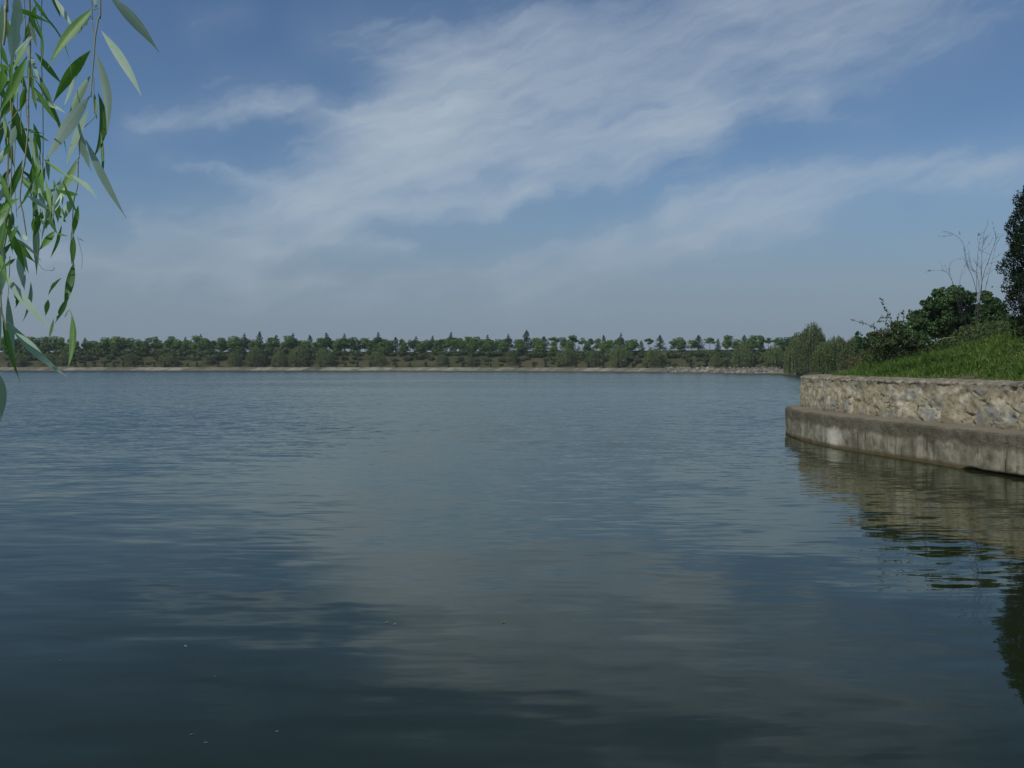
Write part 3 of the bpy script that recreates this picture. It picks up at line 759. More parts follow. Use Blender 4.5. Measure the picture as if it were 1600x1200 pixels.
# second row, seen between the trunks on the west part of the crest
fill = [(16, 'dark'), (46, 'round'), (72, 'dark'), (96, 'round'), (112, 'round'), (148, 'dark'), (168, 'dark'), (181, 'round'), (204, 'dark'), (228, 'round'), (262, 'dark'), (277, 'dark'), (306, 'round'), (320, 'dark'), (366, 'dark'),
        (425, 'round'), (452, 'dark'), (500, 'dark'), (530, 'dark'), (596, 'round'), (610, 'dark'), (655, 'dark'), (684, 'dark'), (698, 'dark'), (725, 'dark'), (738, 'dark'), (752, 'round'), (765, 'dark'), (786, 'dark'), (816, 'dark'), (844, 'round'), (985, 'dark'), (1171, 'dark')]
fill += [(q, 'round' if (q // 13) % 3 == 0 else 'dark') for q in range(8, 960, 26)]
fill.sort(key=lambda a: -a[0])
for k, (px, kd) in enumerate(fill):
    D = shore_D(px) + 16.5 + rng.uniform(-1, 1); x = GX(px, D); h = rng.uniform(3.6, 4.8) * (1.25 if px < 560 else 1.0); w = rng.uniform(3.2, 4.4) * (1.25 if px < 560 else 1.0)
    place(kd, 'broadleaf_tree', x, D, h, w, f'{ORDX[k]} low leafy tree just below the far crest row, counting from the stone wall', 'tree', 'low trees below the far crest')

willows = [(30, 549, 24), (75, 550, 22), (100, 549, 20), (205, 549, 20), (262, 549, 24), (325, 552, 18), (368, 545, 20), (400, 540, 28), (436, 545, 20), (467, 538, 30), (508, 540, 26), (590, 545, 24), (690, 551, 14), (735, 553, 12), (799, 542, 16), (884, 539, 27), (928, 542, 19), (966, 534, 27), (1020, 540, 27), (1118, 551, 16), (1160, 530, 30), (1211, 534, 30)]
willows.sort(key=lambda a: -a[0])
for k, (px, ty, wp_) in enumerate(willows):
    D = shore_D(px) + 4.8 + rng.uniform(0, 1.6); x = GX(px, D); zg = H(x, D); zt = CAM_H + (566 - ty) * D / FPX
    place('willow', 'willow_tree', x, D, zt - zg, wp_ * D / FPX * 1.1, f'{ORD[k]} pale drooping willow low on the far bank, counting from the stone wall', 'tree', 'willows at the foot of the far bank')

# rounded bushes on the slope
def proto_bush(seed, n=420):
    r = np.random.default_rng(seed); bl = []
    for i in range(5):
        a = r.uniform(0, 6.28); q = r.uniform(0, .62)
        rr = r.uniform(.42, .62); bl.append(((math.cos(a) * q, math.sin(a) * q * .8, .42 + r.uniform(-.05, .2)), (rr, rr, rr * .75), 1.0))
    return blob_leaves(bl, n / 5, .24, .7)
bush_me = [mesh('foliage', *proto_bush(300 + i), m_bush, link=False) for i in range(5)]
bushes = []
for px in np.arange(10, 1240, 11.5):
    for row in range(3):
        if rng.random() < (.95, .8, .62)[row]: bushes.append((px + rng.uniform(-5, 5), row))
bushes.sort(key=lambda a: (-a[0]))
wi = 0; cb_ = {}
wpx = [w_[0] for w_ in willows]
rown = ['upper', 'middle', 'lower']
for (px, row) in bushes:
    k = sum(1 for q in wpx if q > px)
    key = (k, row); cb_[key] = cb_.get(key, 0) + 1
    D = shore_D(px) + (14.8, 10.6, 7.2)[row] + rng.uniform(-1.2, 1.2); x = GX(px, D)
    sc = rng.uniform(.75, 1.35) * (1.65, 1.35, .8)[row] * (1.35 if px < 500 and row < 2 else 1.0)
    o = inst('rounded_bush', bush_me[rng.integers(0, 5)]); o.location = (x, D, H(x, D) - .05); o.rotation_euler = (0, 0, rng.uniform(0, 6.28)); o.scale = (sc * 1.25, sc * 1.1, sc)
    ref = f'past the {ORD[k-1]} shore willow from the stone wall' if k else 'between the stone wall and nearest shore willow'
    tag(o, f'{ORD[cb_[key]-1]} {rown[row]}-slope bush {ref}', 'bush', 'bushes on the far slope')

# small dark shrubs in a planted line near the revetment
posts = [15, 38, 116, 131, 147, 162, 178, 192, 209, 224, 242, 259, 275, 292, 307, 342, 375, 392, 409, 427, 444, 464, 482, 500, 524, 541, 559, 579, 620, 641, 664, 700, 723, 745, 765, 811, 832, 853, 874, 898, 921, 944, 964, 988, 1011, 1034, 1081, 1103, 1134, 1146, 1176, 1199, 1222]
shr = []
for i in range(3):
    V, F = blob_leaves([((0, 0, .75), (.42, .42, .72), 1), ((.1, 0, 1.25), (.3, .3, .35), .5)], 150, .26, .6)
    shr.append(mesh('foliage', V, F, m_shrub, link=False))
posts.sort(reverse=True)
for k, px in enumerate(posts):
    px += rng.uniform(-2, 2)
    D = shore_D(px) + 4.1; x = GX(px, D); s_ = rng.uniform(.75, 1.15)
    o = inst('shoreline_shrub', shr[k % 3]); o.location = (x, D, H(x, D) - .1); o.scale = (s_, s_, s_ * 1.05); o.rotation_euler = (0, 0, rng.uniform(0, 6))
    tag(o, f'{(ORD + ["fiftieth"] + ["fifty-" + q for q in ORD[:9]])[k]} small dark upright shrub planted above the revetment, counting from the stone wall', 'shrub', 'shrubs planted above the revetment')

# ------------------------------------------------------------------ promontory vegetation
# big willows behind the wall tip
def big_willow(px, D, top_y, wpx, label, seed, n=16000, lift=.3):
    x = GX(px, D); zg = H(x, D); zt = CAM_H + (566 - top_y) * D / FPX; h = zt - zg; w = wpx * D / FPX
    (Vf, Ff), (Vt, Ft) = proto_willow(seed, h, w, n, .17 * D / 95, 330, lift)
    e = empty('willow_tree', (x, D, zg)); tag(e, label, 'tree', 'willows behind the stone wall')
    mesh('crown', Vf, Ff, m_wil, e); mesh('trunk', Vt, Ft, m_bark, e, smooth=True)
big_willow(1270, 190, 501, 48, 'tallest weeping willow behind the wall tip, its dome rising above its neighbours', 201, 16000, .4)
big_willow(1247, 207, 517, 40, 'weeping willow trailing branches over the water beside the rubble shore', 202, 16000, .6)
big_willow(1306, 150, 523, 46, 'low weeping willow between the tallest willow and the brownish weeds', 203)
big_willow(1336, 118, 524, 44, 'low weeping willow partly hidden behind the dark arching shrub', 204)
big_willow(1286, 132, 532, 34, 'shortest pale willow standing nearest the wall tip', 205, 9000)

m_pleaf = leafmat('camphor_green', (.034, .072, .024), (.060, .122, .038), (.108, .19, .056), .36, .45, .9, False)
m_pdark = leafmat('arching_shrub_green', (.036, .066, .024), (.068, .110, .036), (.13, .14, .060), .34, .5, 1.6, False)
m_evg = leafmat('evergreen_dark', (.008, .016, .006), (.013, .025, .009), (.022, .038, .013), .1, .8, 1.5, False, .1)
m_twig = mat('dry_twig'); t, b = m_twig[1], m_twig[2]; m_twig = m_twig[0]
geo = t.node('ShaderNodeNewGeometry'); t.put(b.inputs['Base Color'], t.ramp(t.noise(geo.outputs['Position'], 6, 3, .5), [(.35, (.042, .037, .033)), (.7, (.09, .08, .07))])); b.inputs['Roughness'].default_value = .9

def cluster_tree(name, px, D, blobs_px, n, leaf, mfol, label, cat, trunk_r=.1, aspect=.6):
    """blobs_px: (px, py, radius px, depth offset m)"""
    x = GX(px, D); zg = H(x, D); e = empty(name, (x, D, zg)); tag(e, label, cat)
    bl = []
    for (bx, by, br, dz) in blobs_px:
        q = P(bx, by, D + dz); r = br * D / FPX
        # break each lump into sub-lumps for an uneven outline
        bl.append(((q.x - x, q.y - D, q.z - zg), (r * .82, r * .9, r * .76), r * r * .55))
        for j in range(6):
            dd = unit(rng.normal(size=3)) * r * .92; rr = r * rng.uniform(.20, .42)
            bl.append(((q.x - x + dd[0], q.y - D + dd[1], q.z - zg + dd[2]), (rr, rr, rr * .85), rr * rr))
    tot = sum(b_[2] for b_ in bl); bl = [(c, r, w / tot) for c, r, w in bl]
    V, F = blob_leaves(bl, n, leaf, aspect, .5); mesh('crown', V, F, mfol, e)
    zc = np.mean([b_[0][2] for b_ in bl]); parts = []
    for (c, r, w) in bl[::7]:
        parts.append(tube(catmull([(0, 0, -.3), (c[0] * .15, c[1] * .15, max(c[2] * .35, .2)), (c[0] * .7, c[1] * .7, c[2] * .8), c], 4), np.linspace(trunk_r, trunk_r * .2, 13), 6))
    Vt, Ft = join(parts); mesh('trunk', Vt, Ft, m_bark, e, smooth=True)
    return e
cluster_tree('camphor_tree', 1490, 41, [(1487, 466, 25, 0), (1508, 468, 18, .6), (1466, 485, 22, .4), (1452, 478, 12, -.3), (1478, 500, 28, 0), (1505, 500, 26, .5), (1440, 492, 10, -.2), (1458, 508, 20, 0), (1520, 485, 14, .5)], 17000, .13, m_pleaf,
             'largest leafy green tree on the grassy mound, dry twigs rising above it', 'tree')
cluster_tree('leafy_tree', 1550, 39, [(1552, 480, 17, 0), (1540, 466, 10, .3), (1560, 497, 16, -.2), (1545, 500, 17, 0), (1534, 486, 12, .2), (1566, 492, 9, 0)], 8000, .12, m_pleaf,
             'smaller leafy tree between the bare twiggy shrub and the dark evergreen', 'tree', .07)
cluster_tree('leafy_shrub', 1430, 37, [(1432, 505, 15, 0), (1415, 512, 14, 0), (1446, 514, 16, .2), (1424, 522, 16, -.2), (1440, 528, 14, -.3)], 6000, .10, m_pleaf,
             'bushy green shrub between the arching dark shrub and the largest mound tree', 'shrub', .04)
cluster_tree('small_shrub', 1345, 60, [(1341, 521, 4, 0), (1342, 528, 6, 0), (1346, 535, 8, 0), (1352, 538, 9, 0), (1346, 546, 9, 0)], 900, .16, m_con, 'small dark pointed shrub beside the low willows', 'shrub', .05)
cluster_tree('small_shrub', 1588, 33, [(1588, 505, 11, 0), (1598, 500, 10, 0), (1592, 512, 12, 0)], 2600, .09, m_bush, 'light green shrub at the foot of the dark evergreen', 'shrub', .03)
# arching dark shrub
e = cluster_tree('arching_shrub', 1385, 35, [(1368, 528, 13, 0), (1384, 522, 14, .2), (1400, 520, 15, 0), (1375, 540, 14, -.3), (1395, 536, 15, -.2), (1412, 534, 15, 0), (1355, 535, 8, 0), (1430, 540, 12, 0)], 7500, .085, m_pdark,
                 'dark shrub with leafy sprays arching up against the sky', 'shrub', .03)
sprays = [([(1385, 530), (1372, 515), (1352, 506), (1331, 500)], 30), ([(1396, 520), (1392, 500), (1383, 482), (1377, 466)], 40), ([(1400, 520), (1388, 500), (1376, 496)], 20),
          ([(1410, 520), (1412, 498), (1410, 488)], 20), ([(1424, 515), (1430, 495), (1422, 486)], 26), ([(1405, 515), (1401, 492)], 22), ([(1368, 520), (1364, 508)], 10), ([(1440, 512), (1450, 495), (1452, 480)], 20), ([(1396, 518), (1385, 504), (1370, 502)], 18)]
lv, st = [], []
ex = np.array(e.location)
for pl, n in sprays:
    q = np.array([tuple(P(a_, b_, 35 + rng.uniform(-.3, .3))) for a_, b_ in pl]) - ex
    c = catmull(q, 8); st.append(tube(c, np.linspace(.012, .004, len(c)), 4))
    idx = rng.integers(len(c) // 4, len(c), n); cc_ = c[idx] + rng.normal(size=(n, 3)) * .035
    lv.append(leafquads(cc_, .115 * rng.uniform(.7, 1.2, n), None, .5))
V, F = join(lv); mesh('spray_leaves', V, F, m_pdark, e); V, F = join(st); mesh('branches', V, F, m_bark, e)

# bare twiggy shrub
D = 38.0; x0 = GX(1525, D)  # noqa; e = empty('bare_shrub', (x0, D, H(x0, D))); tag(e, 'bare dry shrub with thin leafless twigs fanning above the green trees', 'shrub')
ex = np.array(e.location); st = []; lv = []
def twig(pl, r0, kids=6, depth=1, dd=0.0):
    q = np.array([tuple(P(a_, b_, D + dd + rng.uniform(-.15, .15))) for a_, b_ in pl]) - ex if not isinstance(pl, np.ndarray) else pl
    c = catmull(q, 6); st.append(tube(c, np.linspace(r0 * .58, max(r0 * .16, .002), len(c)), 5))
    L = np.linalg.norm(c[-1] - c[0])
    for i in range(kids):
        k = rng.integers(len(c) // 3, len(c) - 1); d = unit(c[min(k + 1, len(c) - 1)] - c[k - 1]); s = unit(d + rng.normal(size=3) * .5 + np.array([0, 0, .25]))
        l = L * rng.uniform(.08, .2); m_ = c[k] + s * l * .5 + rng.normal(size=3) * l * .06
        kid = np.array([c[k], m_, c[k] + s * l + np.array([0, 0, .05 * l])])
        if depth: twig(kid, r0 * .45, 4, depth - 1)
        else: st.append(tube(kid, np.array([r0 * .5, r0 * .35, .003]), 4))
twig([(1524, 520), (1528, 480), (1522, 440), (1510, 410), (1505, 380), (1490, 366), (1476, 364)], .022, 5)
twig([(1526, 515), (1530, 460), (1527, 430), (1520, 420), (1512, 395)], .02, 6)
twig([(1528, 520), (1532, 460), (1537, 430), (1548, 398), (1555, 378), (1561, 364)], .024, 8)
twig([(1528, 510), (1534, 450), (1534, 420), (1535, 388), (1537, 372)], .02, 9)
twig([(1526, 500), (1540, 450), (1550, 410), (1556, 385)], .016, 5)
twig([(1524, 500), (1526, 450), (1527, 410), (1530, 382), (1534, 364)], .018, 9)
twig([(1505, 500), (1492, 450), (1484, 432), (1478, 424), (1465, 422), (1452, 424)], .016, 4, 1, .3)
twig([(1500, 490), (1488, 440), (1483, 420), (1490, 407), (1500, 405)], .012, 3, 1, .3)
twig([(1505, 490), (1500, 440), (1508, 415), (1516, 408)], .012, 3)
twig([(1520, 520), (1510, 480), (1500, 455)], .014, 4)
twig([(1512, 520), (1505, 485), (1494, 460)], .012, 4)
twig([(1526, 520), (1524, 500), (1530, 485), (1528, 455)], .018, 3)
V, F = join(st); mesh('twigs', V, F, m_twig, e)
cl = np.array([tuple(P(a_, b_, D)) for a_, b_ in ((1530, 367), (1500, 404), (1499, 363), (1452, 423), (1500, 365), (1529, 366), (1550, 449), (1484, 420))]) - ex
V, F = leafquads(np.repeat(cl, 4, 0) + rng.normal(size=(len(cl) * 4, 3)) * .02, .06, None, .6); mesh('dead_leaves', V, F, m_pdark, e)

# pale fallen sticks
for k, (pl, D_, lab) in enumerate((([(1584, 512), (1587, 524)], 33, 'short pale broken stick upright in the grass near the dark evergreen'), ([(1460, 532), (1475, 530), (1492, 526)], 36, 'long thin pale stalk lying across the grass below the trees'))):
    q = np.array([tuple(P(a_, b_, D_)) for a_, b_ in pl]); q = np.stack([np.linspace(q[0], q[-1], 5)[i] for i in range(5)]); q[2] += (.01, 0, .02)
    V, F = tube(q - q[0], np.linspace(.02, .008, 5), 6)
    o = mesh('broken_stick', V, F, None); o.location = q[0]
    mm = bpy.data.materials.get('pale_stick')
    if not mm:
        mm, t, b, out = mat('pale_stick'); geo = t.node('ShaderNodeNewGeometry'); t.put(b.inputs['Base Color'], t.ramp(t.noise(geo.outputs['Position'], 20, 3, .5), [(.3, (.3, .28, .22)), (.7, (.5, .47, .4))]))
    o.data.materials.append(mm); tag(o, lab, 'stick')

# tall dark evergreen at the edge
D = 29.5; x0 = 16.9; zg = H(x0, D); e = empty('evergreen_tree', (x0, D, zg)); tag(e, 'tall dense dark evergreen tree standing on the grassy mound at the picture edge', 'tree')
cs, ns_ = [], []
Ht = 9.0 - zg; N = 70000
f = rng.random(N) ** .9; a = rng.uniform(0, 6.283, N)
R = np.interp(f, [0, .06, .15, .35, .6, .8, .93, 1], [1.0, 1.75, 1.95, 2.05, 1.9, 1.55, .95, .1])
lump = 1 + .07 * np.sin(a * 7 + f * 21) + .06 * np.sin(a * 3 - f * 33) + .05 * np.sin(a * 13 + f * 50)
q = R * lump * (1 - rng.random(N) ** 2.2 * .28)
cs = np.stack([np.cos(a) * q, np.sin(a) * q, .25 + f * (Ht - .3) + rng.normal(size=N) * .05], 1)
V, F = leafquads(cs, .09 * rng.uniform(.6, 1.5, N), np.stack([np.cos(a), np.sin(a), .4 + 0 * a], 1), .42, .7, along=np.stack([np.cos(a), np.sin(a), .8 + 0 * a], 1))
mesh('crown', V, F, m_evg, e)
V, F = tube([(0, 0, -.3), (0, 0, 2), (.05, 0, Ht * .95)], [.22, .17, .03], 8); mesh('trunk', V, F, m_bark, e, smooth=True)

# grass on the mound
def blades(x, y, hgt, wid, lean, name, m, label, kind='stuff', tint=None):
    n = len(x); z = height(x, y) - .03
    a = rng.uniform(0, 6.283, n); d = np.stack([np.cos(a), np.sin(a)], 1); side = np.stack([-d[:, 1], d[:, 0]], 1)
    def pt(f, o, w): return np.stack([x + d[:, 0] * lean * o + side[:, 0] * w, y + d[:, 1] * lean * o + side[:, 1] * w, z + hgt * f], 1)
    V = np.stack([pt(0, 0, -wid), pt(0, 0, wid), pt(.55, .35, wid * .8), pt(.55, .35, -wid * .8), pt(.92, 1.0, wid * .12), pt(.92, 1.0, -wid * .12)], 1).reshape(-1, 3)
    i = np.arange(n)[:, None] * 6
    F = np.concatenate([i + np.array([[0, 1, 2, 3]]), i + np.array([[3, 2, 4, 5]])])
    o = mesh(name, V, F, m, attrs={'tint': np.repeat(tint if tint is not None else rng.random(n), 6)})
    tag(o, label, 'grass', kind=kind); return o
m_grass, t, b, out = mat('green_grass')
geo = t.node('ShaderNodeNewGeometry'); ta = t.node('ShaderNodeAttribute', attribute_name='tint')
f = t.m('ADD', t.m('MULTIPLY', t.noise(geo.outputs['Position'], .55, 4, .6), .6), t.m('MULTIPLY', ta.outputs['Fac'], .4))
col = t.ramp(f, [(.28, (.054, .115, .018)), (.44, (.098, .185, .030)), (.60, (.155, .25, .046)), (.72, (.27, .26, .10))])
t.put(b.inputs['Base Color'], col); b.inputs['Roughness'].default_value = .5; b.inputs['Specular IOR Level'].default_value = .3
tr = t.node('ShaderNodeBsdfTranslucent'); t.put(tr.inputs[0], t.v('MULTIPLY', col, (1.2, 1.5, .6))); mx = t.node('ShaderNodeMixShader'); mx.inputs[0].default_value = .3
t.l.new(b.outputs[0], mx.inputs[1]); t.l.new(tr.outputs[0], mx.inputs[2]); t.l.new(mx.outputs[0], out.inputs[0])
m_weed = leafmat('brown_weed', (.06, .05, .025), (.10, .08, .04), (.11, .12, .05), .2, .6, .8, False)

N = 330000
gx_ = rng.uniform(10.5, 24, N); gy_ = rng.uniform(19, 48, N)
u_ = gx_ / gy_; keep = (u_ > .27) & (u_ < .60)
gx_, gy_ = gx_[keep], gy_[keep]; sd_ = sdf(gx_, gy_)
cl_ = fbm(gx_ * .9, gy_ * .9, 4, 12)
edge_ = 1.72 + (fbm(gx_ * .9, gy_ * .9, 4, 77) - .5) * 1.3
keep = (sd_ > edge_) & (sd_ < 9.5) & (rng.random(len(sd_)) < np.clip(1.25 - (sd_ - 2) * .11, .25, 1)) & (cl_ > .22)
gx_, gy_, sd_, cl_ = gx_[keep], gy_[keep], sd_[keep], cl_[keep]
hh = (.09 + .5 * cl_ ** 2.2 * rng.uniform(.5, 1.4, len(gx_))) * np.clip(.45 + (sd_ - 1.9) * .8, .45, 1.1) * (1 + .9 * sstep(33, 38, gy_))
blades(gx_, gy_, hh, rng.uniform(.006, .015, len(gx_)), hh * rng.uniform(.2, 1.1, len(gx_)), 'grass', m_grass, 'lush green grass covering the mound above the stone wall')
print('blades', len(gx_))
# broad-leaved low weeds among the grass
n = 26000; wx = rng.uniform(11, 24, n); wy = rng.uniform(20, 46, n); s2 = sdf(wx, wy); c2 = fbm(wx * 1.7, wy * 1.7, 3, 40)
k = (s2 > 2.3) & (s2 < 9) & (c2 > .5) & (wx / wy < .6) & (wx / wy > .28); wx, wy, c2 = wx[k], wy[k], c2[k]
V, F = leafquads(np.stack([wx, wy, height(wx, wy) + rng.uniform(.1, .42, len(wx)) * (c2 * 1.6)], 1), rng.uniform(.05, .11, len(wx)), np.tile([0, -.2, 1.], (len(wx), 1)), .5, .7)
tag(mesh('weed_leaves', V, F, m_bush), 'low broad-leaved weeds mixed through the mound grass', 'weeds', kind='stuff')
# brownish dry weeds near the wall tip
n = 34000; wx = rng.uniform(11.6, 18, n); wy = rng.uniform(36, 50, n); s2 = sdf(wx, wy); k = (s2 > 1.9) & (fbm(wx, wy, 3, 55) > .34) & (wx / wy < .375); wx, wy = wx[k], wy[k]
V, F = leafquads(np.stack([wx, wy, height(wx, wy) + rng.uniform(0, .75, len(wx))], 1), rng.uniform(.05, .13, len(wx)), None, .35, .7, along=np.tile([0, 0, 1.], (len(wx), 1)))
tag(mesh('dry_weeds', V, F, m_weed), 'brownish dry weeds on the mound between green grass and willows', 'weeds', kind='stuff')

# undergrowth behind the mound crest
n = 60000; wx = rng.uniform(12.5, 27, n); wy = rng.uniform(35.5, 45, n); s2 = sdf(wx, wy); k = (s2 > 2.4) & (wx / wy > .35) & (wx / wy < .56); wx, wy = wx[k], wy[k]
topz = .35 + .75 * fbm(wx * .8, wy * .8, 3, 66)
V, F = leafquads(np.stack([wx, wy, height(wx, wy) + topz * rng.random(len(wx)) ** .7], 1), rng.uniform(.08, .17, len(wx)), None, .5, .7)
tag(mesh('undergrowth', V, F, m_bush), 'tangled green undergrowth at the feet of the mound trees', 'undergrowth', kind='stuff')

# dry root mat over the wall top
m_root, t, b, out = mat('dry_roots'); geo = t.node('ShaderNodeNewGeometry'); t.put(b.inputs['Base Color'], t.ramp(t.noise(geo.outputs['Position'], 9, 3, .5), [(.35, (.05, .035, .022)), (.7, (.16, .11, .07))])); b.inputs['Roughness'].default_value = 1
s0 = s_of(11.7, 21.6); parts = []
for k in range(260):
    s = s0 + rng.normal() * .75 + .1; pc, nn = wall_at(np.array([s])); pc, nn = pc[0], nn[0]; o_ = .82 + rng.uniform(-.06, .02)
    L = rng.uniform(.08, .42) * math.exp(-((s - s0) / 1.0) ** 2) + .04
    p0_ = np.array([pc[0] + nn[0] * (o_ + .15), pc[1] + nn[1] * (o_ + .15), 2.13 + rng.uniform(-.02, .03)])
    p1_ = np.array([pc[0] + nn[0] * o_ + rng.normal() * .04, pc[1] + nn[1] * o_ + rng.normal() * .04, 2.08])
    p2_ = p1_ + np.array([rng.normal() * .06, rng.normal() * .06, -L * .5]) - np.array([nn[0], nn[1], 0]) * .03; p3_ = p2_ + np.array([rng.normal() * .05, rng.normal() * .05, -L * .5])
    parts.append(tube(catmull([p0_, p1_, p2_, p3_], 3), np.linspace(.007, .003, 10), 4))
V, F = join(parts); c0 = V.mean(0); o = mesh('root_mat', V - c0, F, m_root); o.location = c0; tag(o, 'brown dry root mat spilling over the top edge of the stone wall', 'roots')

# two pale stones on the wall top
for k, (px, D_, sc, lab) in enumerate(((1336, 31.4, .055, 'smaller pale pebble on the earthy wall top'), (1345, 31.3, .085, 'larger pale stone on the earthy wall top'))):
    V0, F0 = rockmesh(8, 6, 900 + k); s_ = sc
    q = P(px, 593, D_); o = mesh('pale_stone', V0 * np.array([s_ * 1.4, s_, s_ * .7]), F0, m_rock, smooth=True)
    pcx = np.array([q.x, q.y]); j = np.argmin(((wp - pcx) ** 2).sum(1)); pc, nn = wall_at(np.array([ws[j]])); off_ = float(setback(ws[j])) + .2 + .02 * k
    o.location = (pc[0][0] + nn[0][0] * off_, pc[0][1] + nn[0][1] * off_, 2.12); tag(o, lab, 'stone')

# floating leaves near the camera
m_fl, t, b, out = mat('floating_leaf'); oi = t.node('ShaderNodeObjectInfo'); t.put(b.inputs['Base Color'], t.ramp(oi.outputs['Random'], [(0, (.12, .11, .06)), (1, (.24, .22, .16))]))
V, F = [], []
fm = []
for k in range(3):
    tt = np.linspace(0, 1, 7); hw = .010 * np.sin(np.pi * tt ** .8); Vv = np.concatenate([np.stack([tt * .06, hw, .004 + .003 * np.sin(tt * 5 + k)], 1), np.stack([tt * .06, -hw, .004 + .002 * np.cos(tt * 4)], 1)])
    fm.append(mesh('leaf', Vv, [(i, i + 7, i + 8, i + 1) for i in range(6)], m_fl, link=False))
specs = [(600, 976), (618, 977), (785, 976), (90, 1036), (285, 1012), (335, 1061), (298, 1152), (314, 1166), (432, 1147)]
where = ['twin, pale fleck beside another in mid water', 'twin, slightly larger fleck beside another in mid water', 'lone fleck in open mid water', 'bright fleck nearest the hanging willow side', 'faint fleck in the dark blue reflection', 'faint fleck below the dark blue reflection',
         'upper of two bright flecks close together in the dark shallows', 'lower of two bright flecks close together in the dark shallows', 'bright dot beyond the pair in the dark shallows', 'tiny dot between the pair and the bright dot', 'dim fleck nearest the bottom corner', 'pale fleck lowest in the dark shallows', 'dim fleck in plain dark water near the willow side', 'tiny fleck out near the rippled water', 'tiny fleck in the greenish dark shallows toward the wall']
for k, (px, py) in enumerate(specs):
    D_ = CAM_H * FPX / (py - 566); o = inst('floating_leaf', fm[k % 3]); o.location = (GX(px, D_), D_, .003); o.rotation_euler = (0, 0, rng.uniform(0, 6.28)); s_ = .55 if D_ < 9 else .9; o.scale = (s_, s_, s_)
    tag(o, 'floating dead leaf: ' + where[k], 'leaf', 'dead leaves floating on the lake')


# ------------------------------------------------------------------ overhanging willow beside the camera
m_wl, t, b, out = mat('willow_leaf')
geo = t.node('ShaderNodeNewGeometry'); uvn = t.node('ShaderNodeUVMap'); u, v_, _ = t.sep(uvn.outputs[0])
au = t.m('ABSOLUTE', u); pos = geo.outputs['Position']
nz = t.m('ADD', t.m('MULTIPLY', t.noise(pos, 38, 4, .6), .55), t.m('MULTIPLY', geo.outputs['Random Per Island'], .45))
upc = t.ramp(nz, [(.28, (.050, .16, .024)), (.5, (.095, .27, .032)), (.72, (.18, .41, .050))])
upc = t.mix(t.m('MULTIPLY', t.noise(t.comb(t.m('MULTIPLY', au, 1.5), t.m('MULTIPLY', v_, 70), 0), 1.0, 2, .5), .25), upc, (.10, .20, .06))
upc = t.mix(t.mp(au, .05, .11, .75, 0.0), upc, (.22, .36, .12))
upc = t.mix(t.mp(t.noise(pos, 75, 3, .6), .70, .76, 0, .8), upc, (.17, .12, .06))
loc_ = t.ramp(nz, [(.28, (.40, .58, .43)), (.5, (.50, .68, .54)), (.72, (.60, .76, .64))])
loc_ = t.mix(t.mp(au, .04, .12, .5, 0.0), loc_, (.48, .58, .42))
loc_ = t.mix(t.mp(t.noise(pos, 60, 4, .65), .66, .74, 0, .6), loc_, (.24, .26, .14))
tipc = t.mp(v_, .93, .99, 0, .7)
col = t.mix(geo.outputs['Backfacing'], upc, loc_); col = t.mix(tipc, col, (.10, .07, .045))
t.put(b.inputs['Base Color'], col); t.put(b.inputs['Roughness'], t.mp(geo.outputs['Backfacing'], 0, 1, .5, .75))
tr = t.node('ShaderNodeBsdfTranslucent'); t.put(tr.inputs[0], t.mix(.65, col, (.20, .46, .05))); mx = t.node('ShaderNodeMixShader'); mx.inputs[0].default_value = .36
t.l.new(b.outputs[0], mx.inputs[1]); t.l.new(tr.outputs[0], mx.inputs[2]); t.l.new(mx.outputs[0], out.inputs[0])
bp = t.node('ShaderNodeBump'); bp.inputs['Strength'].default_value = .22; bp.inputs['Distance'].default_value = .001
t.put(bp.inputs['Height'], t.noise(t.comb(t.m('MULTIPLY', au, 2), t.m('MULTIPLY', v_, 40), 0), 1.0, 3, .5)); t.l.new(bp.outputs[0], b.inputs['Normal'])
m_wt, t, b, out = mat('willow_twig'); geo = t.node('ShaderNodeNewGeometry')
t.put(b.inputs['Base Color'], t.ramp(t.noise(geo.outputs['Position'], 14, 4, .6), [(.3, (.16, .16, .07)), (.5, (.32, .33, .17)), (.7, (.45, .44, .28))])); b.inputs['Roughness'].default_value = .6
m_wt2, t, b, out = mat('willow_dark_twig'); geo = t.node('ShaderNodeNewGeometry')
t.put(b.inputs['Base Color'], t.ramp(t.noise(geo.outputs['Position'], 30, 4, .6), [(.3, (.03, .018, .012)), (.7, (.12, .08, .05))])); b.inputs['Roughness'].default_value = .9

